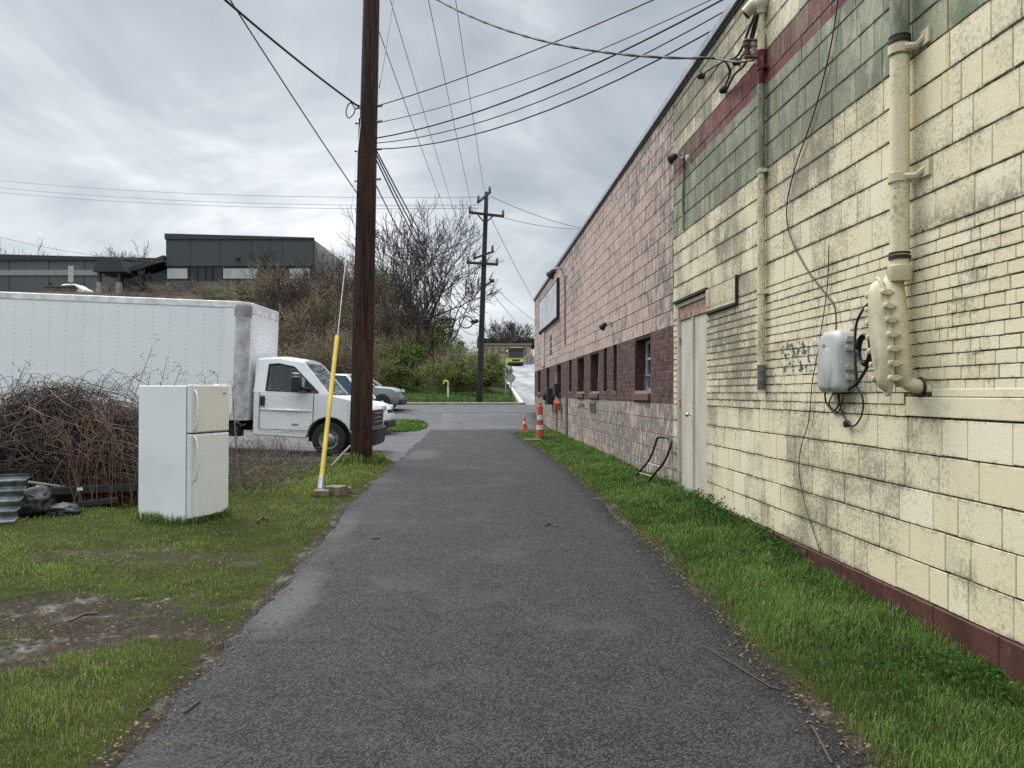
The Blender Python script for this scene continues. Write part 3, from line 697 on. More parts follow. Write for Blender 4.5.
# insulator bracket
t_ = thing('insulator_bracket', 'small rusty bracket with spool insulators beside the slim conduit', 'bracket', (FX - .1, 7.9, 5.05))
m = M()
for z in (5.05, 5.22): m.bb((FX - .20, 7.75, z), (FX - .04, 7.82, z + .014))
m.bb((FX - .05, 7.72, 5.0), (FX - .001, 7.86, 5.28)); m.build('arm', RUST, t_, bevel=.003)
for k, dx in enumerate((.17, .10)):
    m = M(); m.lathe([(.02, 0), (.036, .01), (.036, .05), (.022, .06), (.022, .09), (.036, .10), (.036, .14), (.02, .15)], (FX - dx, 7.785, 5.066), 12); m.build('spool', mat('glazed_grey', (.35, .33, .31), .25) if k else mat('glazed_brown', (.11, .05, .04), .25), t_, auto=40)
# service drop and its splices
def sagline(a, b, sag, n=14):
    a, b = Vector(a), Vector(b); return [a.lerp(b, i / n) - Vector((0, 0, sag * 4 * (i / n) * (1 - i / n))) for i in range(n + 1)]
def smooth_pts(P, n=6):
    P = [Vector(p) for p in P]; o = []
    for i in range(len(P) - 1):
        p0, p1, p2, p3 = P[max(i - 1, 0)], P[i], P[i + 1], P[min(i + 2, len(P) - 1)]
        for k in range(n):
            t = k / n; o.append(.5 * ((2 * p1) + (p2 - p0) * t + (2 * p0 - 5 * p1 + 4 * p2 - p3) * t * t + (3 * p1 - p0 - 3 * p2 + p3) * t ** 3))
    return o + [P[-1]]
WIRE = mat('wire_black', (.013, .013, .014), .55)
WIREG = mat('wire_grey', (.10, .105, .11), .5)
def cable(name, label, cat, P, r, m_=None, n=5, group=None, sm=True):
    m = M(); m.tube(smooth_pts(P) if sm else P, r, n); o = m.build(name, m_ or WIRE, smooth=True); return tag(o, label, cat, group)
drop_end = WP(754, 60, .2)
poletop = at(371, -48, 15.3)
m = M(); L_ = sagline(poletop, WP(715, 58, .35), .55, 40)
for k in range(2):
    m.tube([p + Vector((.009 * math.cos(i * 1.9 + k * PI), .004, .009 * math.sin(i * 1.9 + k * PI))) for i, p in enumerate(L_)], .012, 5)
m.tube(smooth_pts([L_[-1], WP(735, 62, .28), drop_end]), .012, 5)
tag(m.build('service_drop', WIRE, smooth=True), 'twisted black service cable crossing the sky to the bracket on the cream wall', 'cable')
loops = [[(756, 12, .18), (748, 32, .14), (738, 55, .14), (722, 62, .12), (706, 72, .06), (704, 76, .03)], [(757, 14, .18), (751, 36, .12), (746, 62, .11), (734, 75, .1), (727, 89, .03)],
         [(758, 14, .17), (755, 30, .12), (750, 45, .1), (742, 56, .08), (740, 61, .03)], [(715, 58, .35), (724, 60, .25), (730, 72, .18), (726, 84, .08), (725, 90, .03)]]
m = M()
for lp in loops: m.tube(smooth_pts([WP(*q) for q in lp]), .0135, 6)
m.build_ = None
t_ = thing('cable_loops', 'black cable loops hanging from the hooded entry to three dark wall plugs', 'cable', WP(735, 60, .1))
m.build('cable', WIRE, t_, smooth=True)
for u, v in ((703.5, 76), (726, 90), (739.5, 62)):
    m = M(); m.lathe([(.02, 0), (.04, .01), (.045, .05), (.03, .075), (.015, .08)], WP(u, v, .0), 12, (-1, 0, 0)); m.build('wall_plug', BLACK, t_, auto=50)
# telephone box and its leads
t_ = thing('utility_box', 'grey plastic utility box with side latches hanging on the cream brick', 'utility box', (FX - .06, 6.03, 1.60))
PLG = mat('box_grey_plastic', (.42, .435, .41), .45, var=.08, scale=4, dirt=(.26, .26, .24), damt=.35)
y0, y1, z0, z1 = 5.86, 6.27, 1.61, 2.10
def rrect(x, ins, r=.05, rt=.12):
    P = []
    for (cy, cz, a0, rr) in ((y0 + ins + r, z0 + ins + r, 180, r), (y1 - ins - r, z0 + ins + r, 270, r), (y1 - ins - rt, z1 - ins - rt, 0, rt), (y0 + ins + rt, z1 - ins - rt, 90, rt)):
        for k in range(6):
            a = R(a0 + k * 18); P.append((x, cy + rr * math.cos(a), cz + rr * math.sin(a)))
    return P
m = M(); m.loft([rrect(FX, 0), rrect(FX - .055, 0)]); m.build('back_case', PLG, t_, auto=40)
m = M(); m.loft([rrect(FX - .0555, -.004), rrect(FX - .10, .0), rrect(FX - .125, .02), rrect(FX - .135, .045)]); m.build('lid', PLG, t_, auto=40)
m = M(); m.loft([[(FX - .1352, 6.03 + .09 * math.sin(a) * w, z0 + .30 + .13 * math.cos(a)) for a in [2 * PI * i / 16 for i in range(16)]] if False else [(xx, 6.06 + w * math.cos(a), 1.80 + h * math.sin(a)) for a in [2 * PI * i / 16 for i in range(16)]] for xx, w, h in ((FX - .134, .09, .17), (FX - .146, .07, .14))]); m.build('lid_boss', PLG, t_, auto=40)
for z in (1.70, 1.78, 1.93, 2.0):
    m = M(); m.bb((FX - .085, y0 - .03, z), (FX - .025, y0 + .002, z + .045)); m.tube([(FX - .09, y0 - .022, z + .022), (FX - .02, y0 - .022, z + .022)], .01, 6); m.build('latch', PLG, t_, bevel=.004)
m = M(); m.loft([[(xx, 6.12 + .03 * math.cos(a), 1.985 + .012 * math.sin(a)) for a in [2 * PI * i / 12 for i in range(12)]] for xx in (FX - .134, FX - .139)]); m.build('badge', mat('badge_grey', (.25, .27, .28), .4), t_)
cable('telephone_wire', 'thin black wire sweeping down the wall into the top of the utility box', 'wire', [WP(840, -20), WP(832, 40), WP(815, 110), WP(796, 165), WP(787, 205), WP(790, 235), WP(806, 268), WP(824, 292), WP(835, 308), WP(836, 335, .05)], .0065)
cable('wall_wire', 'thin dark wire drooping from the brick to the maroon base below the utility box', 'wire', [WP(829, 245), WP(827, 290), WP(818, 350), WP(812, 385), WP(809, 420), WP(801, 448), WP(799, 470), WP(804, 500), WP(813, 530), WP(821, 553)], .0048, mat('wire_brown', (.05, .035, .03), .6))
t_ = thing('cable_bundle', 'black cable coil and drooping leads between the grey box and the bolted case', 'cable', WP(865, 380))
for P, r in (([WP(884, 300, .2), WP(868, 304, .08), WP(857, 322, .05), WP(855, 345, .05), WP(856, 372, .05), WP(858, 385, .04)], .010), ([WP(888, 328, .19), WP(880, 345, .09), WP(868, 366, .07), WP(857, 383, .05), WP(846, 391, .05)], .013),
             ([WP(856, 385, .04), WP(863, 400, .03), WP(861, 417, .03), WP(852, 426, .03), WP(842, 412, .03), WP(838, 395, .04)], .0075), ([WP(825, 390, .06), WP(826, 402, .03), WP(833, 411, .03), WP(839, 403, .03), WP(838, 391, .05)], .0075),
             ([WP(835, 391, .06), WP(829, 404, .04), WP(838, 412, .02), WP(843, 398, .04)], .006)):
    m = M(); m.tube(smooth_pts(P), r, 6); m.build('lead', WIRE, t_, smooth=True)
m = M(); c0 = WP(866, 351, .09)
for k in range(5):
    m.tube([c0 + Vector((-.006 * k, (.085 + .006 * (k % 3)) * math.cos(a), (.105 + .008 * (k % 2)) * math.sin(a) + .004 * k)) for a in [2 * PI * i / 20 for i in range(21)]], .0085, 5)
m.build('coil', WIRE, t_, smooth=True)
m = M(); m.lathe([(.01, 0), (.028, .005), (.03, .035), (.012, .04)], WP(849, 424, .01), 12, (-1, 0, 0)); m.build('plug', BLACK, t_)
# lamps on the facade
def flood(name, label, u, v, aim, s=1.0, arm=True):
    p = WP(u, v, .0); t_ = thing(name, label, 'wall lamp', p)
    m = M(); m.bb((p.x - .03, p.y - .06 * s, p.z - .06 * s), (p.x + .005, p.y + .06 * s, p.z + .06 * s)); m.build('base_plate', GREYM, t_, bevel=.006)
    e_ = p + Vector((-.20, .0, -.02)) * s; m = M(); m.tube([p, p + Vector((-.12, 0, .05)) * s, e_], .016 * s, 8); m.build('arm', GREYM, t_, smooth=True)
    m = M(); m.lathe([(.03 * s, 0), (.06 * s, .03 * s), (.075 * s, .12 * s), (.10 * s, .17 * s), (.10 * s, .19 * s)], e_ - Vector(aim).normalized() * .05, 16, aim); m.build('lamp_head', BLACKM, t_, auto=50)
    m = M(); m.lathe([(.09 * s, 0), (.085 * s, .012), (.04 * s, .02)], e_ - Vector(aim).normalized() * .05 + Vector(aim).normalized() * .185 * s, 16, aim); m.build('lens', mat('lens', (.4, .4, .38), .15), t_, smooth=True)
    return t_
t_ = flood('wall_lamp', 'dark floodlight where the maroon band ends above the door', 684, 156, (-.85, .35, -.5), .72)
m = M(); p = WP(684, 160, .02); m.tube([p, WP(683, 195, .02), WP(683, 232, .02)], .016, 8); m.build('conduit', PIPEM, t_)
m = M(); m.lathe([(.02, 0), (.045, .02), (.045, .05), (.02, .06)], WP(690, 158, .02), 10, (-1, 0, 0)); m.build('sensor', FRAME, t_)
flood('wall_lamp', 'gooseneck lamp on the pink wall above the dark windows', 612, 324, (-.5, .6, -.6), .8)
flood('wall_lamp', 'dark lamp under the roof edge at the blank sign panel', 563, 270, (-.5, .6, -.6), 1.5)
# blank sign board far along the wall
t_ = thing('sign_board', 'large blank grey sign board with a dark frame high on the pink wall', 'sign', (FX - .1, 29.5, 4.1))
m = M(); m.bb((FX - .09, 26.1, 4.22), (FX - .03, 32.8, 5.42)); m.build('panel', mat('sign_grey', (.60, .63, .66), .3, var=.12, scale=1.2, dirt=(.26, .28, .3)), t_)
m = M()
for a, b in (((FX - .10, 26.0, 4.1), (FX + .005, 26.099, 5.52)), ((FX - .095, 32.801, 4.1), (FX + .005, 32.95, 5.52)), ((FX - .095, 26.1, 4.16), (FX + .005, 32.8, 4.219)), ((FX - .095, 26.1, 5.421), (FX + .005, 32.8, 5.47))): m.bb(a, b)
m.build('frame', BLACKM, t_, bevel=.01)
m = M(); m.bb((FX - .05, 31.2, 2.7), (FX + .004, 32.1, 4.09)); tag(m.build('wall_trim', mat('pale_trim', (.44, .42, .42), .6, dirt=(.3, .22, .2)), bevel=.01), 'pale vertical strip on the pink wall below the sign board', 'trim')
m = M(); m.tube([WP(565, 275, .03), WP(565, 345, .03)], .022, 8); tag(m.build('wall_conduit', mat('pink_conduit', (.20, .13, .12), .7)), 'thin dark conduit hanging down the pink wall below the roof lamp', 'conduit')
for k in range(3):
    m = M(); p = WP(551, 338 + 7 * k, .0); m.bb((p.x - .02, p.y - .25, p.z - .1), (p.x + .004, p.y + .25, p.z + .1)); tag(m.build('wall_plate', mat('dark_plate', (.07, .045, .045), .7), bevel=.01), ('topmost', 'middle', 'lowest')[k] + ' of three small dark plates on the pink wall by the strip', 'plate', 'small dark plates on the pink wall')
# meter group
t_ = thing('meter_box', 'black meter box on the pink wall above the orange box', 'meter', WP(555, 398, 0))
m = M(); m.bb((FX - .26, 27.6, 1.18), (FX + .004, 28.5, 1.78)); m.build('case', BLACKM, t_, bevel=.02)
m = M(); m.lathe([(.16, 0), (.16, .1), (.12, .13)], (FX - .26, 28.05, 1.5), 16, (-1, 0, 0)); m.build('dial', mat('meter_glass', (.05, .055, .06), .12), t_)
t_ = thing('meter_box', 'tall black switch box higher on the pink wall right of the meter', 'meter', WP(560, 390, 0))
m = M(); m.bb((FX - .2, 25.7, 1.5), (FX + .004, 26.3, 1.92)); m.build('case', BLACKM, t_, bevel=.02); m = M(); m.tube([(FX - .1, 26.0, 1.92), (FX - .1, 26.0, 2.3)], .04, 8); m.build('riser', GREYM, t_)
t_ = thing('orange_box', 'bright orange metal box on a pipe against the pink wall', 'box', (FX - .15, 25.6, .3))
m = M(); m.prism([(25.3, 1.02), (25.3, 1.26), (25.42, 1.35), (25.68, 1.35), (25.68, 1.02)], lambda p, q: (FX - .24, p, q), lambda p, q: (FX - .06, p, q)); m.build('box_shell', mat('orange_paint', (.34, .075, .02), .6, dirt=(.2, .05, .02)), t_, bevel=.015)
m = M(); m.tube([(FX - .16, 25.5, .1), (FX - .16, 25.5, 1.02)], .04, 8); m.build('stand_pipe', RUST, t_)
m = M(); m.tube([WP(566, 440, .05), WP(566, 397, .05)], .05, 8); tag(m.build('wall_pipe', GREYM), 'grey pipe standing against the pink wall right of the orange box', 'pipe')
# bent tube frame leaning on the wall
t_ = thing('hand_truck_frame', 'dark bent tube frame with a rounded top leaning on the pink wall', 'tube frame', (2.7, 11.9, gz(2.7, 11.9)))
b1 = Vector((2.58, 12.32, gz(2.6, 12.3) - .05)); b2 = Vector((2.66, 11.75, gz(2.7, 11.8) - .05)); up = Vector((.20, -.62, .50))
TUBEM = mat('dark_tube', (.018, .013, .013), .45, .3)
k1 = b1 + Vector((.17, -.55, .42)); k2 = b2 + Vector((.17, -.55, .42))
m = M(); m.tube(smooth_pts([b1, b1.lerp(k1, .6), k1, k1 + Vector((.07, -.06, .2)), k1 + Vector((.09, -.12, .32)), k1 + Vector((.09, -.28, .36)), k2 + Vector((.09, .02, .36)), k2 + Vector((.09, -.10, .30)), k2 + Vector((.06, -.07, .17)), k2, b2.lerp(k2, .6), b2]), .017, 8); m.build('bent_tube', TUBEM, t_, smooth=True)
for f in (.45, .85):
    m = M(); m.tube([b1.lerp(k1, f), b2.lerp(k2, f)], .010, 6); m.build('crossbar', GREYM, t_)
# ================================================================ utility poles and wires
t = NT('creosote_wood'); st_ = t.noise(9, 6, .65, stretch=(1, 1, .06)); s2 = t.noise(38, 4, .7, stretch=(1, 1, .04), seed=3)
c = t.mix(t.ss(st_, .35, .68), (.022, .012, .009), (.085, .034, .020)); c = t.mix(t.ss(s2, .54, .64), c, (.006, .005, .005)); c = t.mix(t.ss(t.noise(22, 3, .6, stretch=(1, 1, .025), seed=23), .60, .66), c, (.004, .003, .003))
c = t.mix(t.math('MULTIPLY', t.ss(t.noise(3, 4, .6, stretch=(1, 1, .2), seed=7), .55, .75), .5), c, (.15, .085, .055))
t.bump(t.math('ADD', t.math('MULTIPLY', s2, -1.4), st_), 1.0, .04); WOOD = t.out(c, .75, spec=.25)
DKWOOD = mat('dark_wood', (.022, .018, .016), .85, var=.4, scale=5)
pb = hit(361, 464); P1D = (pb - Vector((0, 0, CAMZ))).dot(FW)
ptop = at(375, -160, P1D)
t_ = thing('utility_pole', 'thick reddish brown utility pole standing in the grass beside the box truck', 'utility pole', pb)
m = M(); n = 14
m.tube([pb.lerp(ptop, i / n) - (Vector((0, 0, .25)) if i == 0 else Vector()) for i in range(n + 1)], [lerp(.205, .145, i / n) * (1 + .12 * (i == 0)) for i in range(n + 1)], 20); m.build('shaft', WOOD, t_, auto=60)
p1at = lambda v: at(lerp(361, 371.5, (463 - v) / 463), v, P1D)
ctr = ptop + Vector((0, 0, -.5)); m = M(); m.box(ctr, (2.5, .12, .12)); m.build('crossarm', DKWOOD, t_)
for v in (107, 122, 150, 180):
    m = M(); p = p1at(v); m.lathe([(.03, -.28), (.022, -.26), (.022, .26), (.03, .28)], p, 8, (1, -.3, 0)); m.build('bolt', GREYM, t_)
m = M(); m.tube([p1at(430) + Vector((-.2, -.12, 0)), p1at(120) + Vector((-.165, -.10, 0))], .018, 6); m.build('ground_wire_cover', DKWOOD, t_)
WG = 'overhead wires on the near pole'
pL = at(235, 0, 11.0); a0 = p1at(107) + Vector((-.2, 0, 0))
dirv = (pL - a0); cable('overhead_wire', 'thick black line from the near pole to the top left of the sky', 'wire', sagline(a0, a0 + dirv * 1.8, .12), .020, sm=False, group=WG)
cable('overhead_wire', 'small hooked tail of wire curling at the left side of the near pole', 'wire', [p1at(107) + Vector((-.17, -.05, 0)), at(350, 103, P1D), at(346, 112, P1D), at(349, 118, P1D), at(355, 110, P1D), at(348, 98, P1D)], .012, group=WG)
a0 = p1at(197) + Vector((-.15, -.1, 0)); pL = at(236, 4, 11.5); cable('overhead_wire', 'thin line falling from the top left to the middle of the near pole', 'wire', sagline(a0, a0 + (pL - a0) * 1.7, .08), .011, sm=False, group=WG)
def over(v0, v0e, u1, v1, d1, sag, r, label, ext=1.25, m_=None):
    a = p1at(v0) + Vector((.16, -.06, 0)); b = at(u1, v1, d1); e_ = a + (b - a) * ext
    cable('overhead_wire', label, 'wire', sagline(a, e_, sag), r, m_, sm=False, group=WG)
over(107, 0, 640, 0, 10.3, .12, .010, 'topmost of the wires fanning from the near pole over the roof')
over(139, 0, 690, 0, 9.8, .34, .013, 'heavier second wire fanning from the near pole over the roof')
over(124, 0, 684, 0, 9.9, .25, .008, 'faint grey wire beside the heavier one fanning over the roof', m_=WIREG)
over(144, 0, 703, 0, 9.7, .46, .009, 'third drooping wire from the near pole over the roof')
over(150, 0, 715, 0, 9.6, .56, .011, 'lowest drooping wire from the near pole over the roof')
# far pole
D2 = 43.5
q0 = at(479, 403, D2); q0.z = gz(q0.x, q0.y); qt = at(486.5, 192, D2)
t_ = thing('utility_pole', 'dark far utility pole with crossarms at the foot of the green bank', 'utility pole', q0)
m = M(); m.tube([q0.lerp(qt, i / 8) - (Vector((0, 0, .3)) if i == 0 else Vector()) for i in range(9)], [lerp(.19, .12, i / 8) for i in range(9)], 12); m.build('shaft', DKWOOD, t_, smooth=True)
def arm2(a, b, w=.14):
    A, B = at(*a), at(*b); m = M(); d_ = (B - A); q = Vector((1, 0, 0)).rotation_difference(d_.normalized()).to_matrix(); m.box((A + B) / 2 + Vector((0, -.14, 0)), (d_.length, w, w * .9), q); o = m.build('crossarm', DKWOOD, t_); return A, B
INS = mat('insulator', (.16, .15, .15), .3)
for a, b in (((469, 213, D2), (504, 217, D2)), ((467, 263, D2), (498, 265, D2)), ((478, 203, D2 - .9), (490, 193, D2 + .9)), ((474, 259, D2 - .9), (493, 252, D2 + .9))):
    A, B = arm2(a, b)
    for f in (.03, .97):
        m = M(); m.lathe([(.05, 0), (.09, .04), (.06, .1), (.09, .14), (.06, .2), (.08, .24), (.03, .34)], A.lerp(B, f) + Vector((0, -.14, .06)), 8); m.build('insulator', INS, t_, smooth=True)
for s_ in (-1, 1):
    m = M(); m.tube([at(486 + s_ * 8, 216, D2) - Vector((0, .2, 0)), at(485, 224, D2) - Vector((0, .2, 0))], .04, 5); m.build('brace', DKWOOD, t_)
m = M(); m.tube([at(484, 286, D2), at(489, 283, D2 - .4), at(491, 281, D2 - .8)], .05, 6); m.box(at(492, 281, D2 - 1), (.25, .5, .14)); m.build('street_light', DKWOOD, t_)
# coil of spare cable by the far pole
m = M(); c_ = at(466, 322, D2 - 1)
for k in range(3): m.tube([c_ + Vector((.38 * math.cos(a), .05 * k, .33 * math.sin(a))) for a in [2 * PI * i / 16 for i in range(17)]], .035, 5)
m.tube([c_ + Vector((.35, 0, 0)), at(477, 321, D2 - .3)], .12, 6)
tag(m.build('cable_coil', WIRE, smooth=True), 'black coil of spare cable hanging left of the far pole', 'cable coil')
FG = 'lines between the near and far poles'
for k, (v0, u1, v1, lab) in enumerate(((148, 480, 316, 'uppermost heavy cable dropping from the near pole towards the bare tree'), (152, 479, 321, 'middle heavy cable dropping from the near pole towards the bare tree'), (157, 479, 326, 'lower heavy cable dropping from the near pole towards the bare tree'), (182, 478, 335, 'lowest cable with a looped start dropping behind the near pole'))):
    cable('overhead_wire', lab, 'wire', sagline(p1at(v0) + Vector((.14, .1, 0)), at(u1, v1, D2), .5 + .12 * k), .016 if k < 3 else .012, sm=False, group=FG)
for (ua, va, da, ub, vb, lab) in ((429, 0, 20, 472, 208, 'high line meeting the left end of the far pole upper crossarm'), (456, 0, 21, 484, 190, 'high line meeting the very top of the far pole'), (391, 0, 20, 450, 197, 'pale line passing in front of the bare tree crown'), (381, 34, 17, 443, 205, 'pale line starting low beside the near pole and crossing the tree'), (393, 0, 17.5, 379, 88, 'short slanting line just right of the near pole')):
    a, b = at(ua, va, da), at(ub, vb, D2 if vb > 100 else 15.6)
    if vb > 100 and ub < 460: b = a + (at(ub, vb, D2) - a) * 1.25
    cable('overhead_wire', lab, 'wire', sagline(a + (a - b) * .25, b, .1), .011, WIREG, sm=False, group=FG)
HG = 'lines along the far street'
for (va, vb, vl, lab) in ((174, 197, 40, 'upper'), (181, 205, 40, 'middle'), (186, 208, 40, 'lower')):
    b = at(482, vb, D2); a = at(-60, va, 62)
    cable('overhead_wire', lab + ' faint line along the far street across the left sky', 'wire', sagline(a, b, .6), .014, WIREG, sm=False, group=HG)
for (ub, vb, db, va, lab) in ((620, 232, 60, 196, 'upper faint line right of the far pole'), (620, 226, 58, 214, 'second faint line right of the far pole'), (560, 340, 75, 216, 'falling line from the far pole crossarm towards the wall end'), (556, 330, 90, 283, 'short line from the far pole lamp towards the wall end'), (545, 345, 90, 290, 'lowest line from the far pole towards the climbing road')):
    cable('overhead_wire', lab, 'wire', sagline(at(490, va, D2), at(ub, vb, db), .5), .016, WIREG, sm=False, group=HG)
cable('overhead_wire', 'faint line above the low dark building on the left', 'wire', sagline(at(-20, 232, 66), at(170, 262, 75), .5), .016, WIREG, sm=False, group=HG)
# guy wire and yellow guard
ga = hit(320, 492); gtop = p1at(120) + Vector((-.14, -.08, 0))
t_ = thing('guy_wire', 'yellow guarded guy wire slanting from the grass up to the near pole', 'guy wire', ga)
m = M(); m.tube([ga - Vector((0, 0, .1)), gtop], .008, 6); m.build('strand', GREYM, t_)
YEL = mat('yellow_plastic', (.56, .40, .045), .4, var=.1, scale=4, dirt=(.40, .30, .06))
L_ = gtop - ga
def gf(v):
    for i in range(2000):
        p = ga + L_ * (i / 2000); r = (p - Vector((0, 0, CAMZ))).dot(FW)
        if 393 - (p.z - CAMZ) * FPX / r < v: return i / 2000
    return 1
f0, f1 = gf(482), gf(336)
m = M(); m.tube([ga + L_ * lerp(f0, f1, k / 6) for k in range(7)], .035, 12); m.build('guard', YEL, t_, auto=50)
m = M(); m.tube([ga + L_ * (f0 - .015), ga + L_ * (f0 + .01)], .046, 10); m.tube([ga + L_ * .002, ga + L_ * (f0 - .01)], .022, 8); m.build('anchor_clamp', GREYM, t_)
m = M(); m.tube([hit(331, 468) + Vector((0, 0, .03)), at(350, 446, P1D - .26)], .026, 6); tag(m.build('metal_bar', mat('weathered_bar', (.20, .18, .16), .7)), 'weathered grey bar leaning from the grass against the near pole', 'bar')
BLK = mat('old_block', (.15, .115, .085), .9, var=.4, scale=9, dirt=(.04, .032, .025), bump=.4)
for (u, v, w, h, a, lab) in ((336, 496, .25, .13, -25, 'larger weathered block at the foot of the yellow guard'), (322, 497, .19, .09, 8, 'low weathered block left of the larger one under the yellow guard'), (345, 493, .13, .08, 30, 'small weathered block right of the larger one under the yellow guard')):
    p = hit(u, v); m = M(); m.box((p.x, p.y, p.z + h / 2 + .01), (w, .22, h), Matrix.Rotation(R(a), 3, 'Z')); tag(m.build('masonry_block', BLK, bevel=.012), lab, 'block', 'weathered blocks below the guy wire')
m = M(); p = hit(345, 464); m.box((p.x, p.y, p.z + .09), (.17, .2, .22), Matrix.Rotation(.3, 3, 'Z')); tag(m.build('broken_brick', mat('red_brick', (.20, .065, .04), .85, var=.3, scale=14), bevel=.015), 'broken red brick standing at the foot of the near pole', 'brick')
# ================================================================ vehicles
WHITE = mat('white_paint', (.80, .805, .81), .25, var=.03, scale=1.5, dirt=(.55, .55, .53), dscale=1.2, damt=.3)
BOXW = mat('box_white', (.78, .80, .815), .4, var=.02, scale=.6, dirt=(.60, .61, .61), dscale=.8, damt=.3)
ALU = mat('aluminium_trim', (.60, .60, .60), .45, .35, .15, 6, dirt=(.2, .19, .18))
TYRE = mat('tyre_rubber', (.016, .016, .016), .8, var=.3)
STEELW = mat('wheel_steel', (.36, .36, .35), .45, .4, .2, 8, dirt=(.08, .07, .06))
TRIM = mat('black_trim', (.015, .015, .016), .5)
SEAM = mat('panel_gap', (.02, .02, .02), .8)
AMBER = mat('amber_lens', (.60, .12, .01), .25); RED = mat('red_lens', (.30, .01, .01), .25)
LAMP = mat('headlamp_glass', (.55, .57, .58), .1)
t = NT('truck_glass'); tr = t.n('ShaderNodeBsdfTransparent'); tr.inputs[0].default_value = (.55, .63, .62, 1); gls = t.n('ShaderNodeBsdfGlossy'); gls.inputs['Roughness'].default_value = .03
fr_ = t.n('ShaderNodeFresnel'); fr_.inputs[0].default_value = 1.5; mxs = t.n('ShaderNodeMixShader'); t.set(mxs.inputs[0], t.math('ADD', fr_.outputs[0], .05)); t.t.links.new(tr.outputs[0], mxs.inputs[1]); t.t.links.new(gls.outputs[0], mxs.inputs[2])
t.t.links.new(mxs.outputs[0], t.t.nodes['Material Output'].inputs[0]); TGLASS = t.m
def wheel(parent, x, y, r, w, side, rim=STEELW, holes=8):
    """side = -1 near, +1 far; built in the vehicle's own coordinates"""
    wv = thing('wheel', None, None); wv.parent = parent; wv.location = (x, y, r)
    m = M(); m.lathe([(r * .60, -w / 2), (r * .93, -w / 2), (r, -w * .38), (r, w * .38), (r * .93, w / 2), (r * .60, w / 2), (r * .58, 0), (r * .60, -w / 2)], (0, 0, 0), 32, (0, 1, 0), cap=False); m.build('tyre', TYRE, wv, local=True, auto=35)
    o = side * w / 2; m = M(); ax = (0, side, 0)
    m.lathe([(r * .61, -.05), (r * .61, .0), (r * .57, .005), (r * .52, -.03), (r * .40, -.05), (r * .33, .005), (r * .22, .02), (r * .2, .06), (r * .02, .065)], (0, o - side * .02, 0), 28, ax); m.build('rim', rim, wv, local=True, auto=40)
    m = M()
    for k in range(holes):
        a = 2 * PI * k / holes; m.lathe([(r * .065, 0), (r * .06, .006)], (r * .36 * math.cos(a), o - side * .02 - side * .018, r * .36 * math.sin(a)), 8, ax)
        m.lathe([(.014, 0), (.012, .018)], (r * .14 * math.cos(a + .3), o + side * .03, r * .14 * math.sin(a + .3)), 6, ax)
    m.build('wheel_hole', SEAM, wv, local=True) if False else m.build('rim_holes', SEAM, wv, local=True)
    return wv
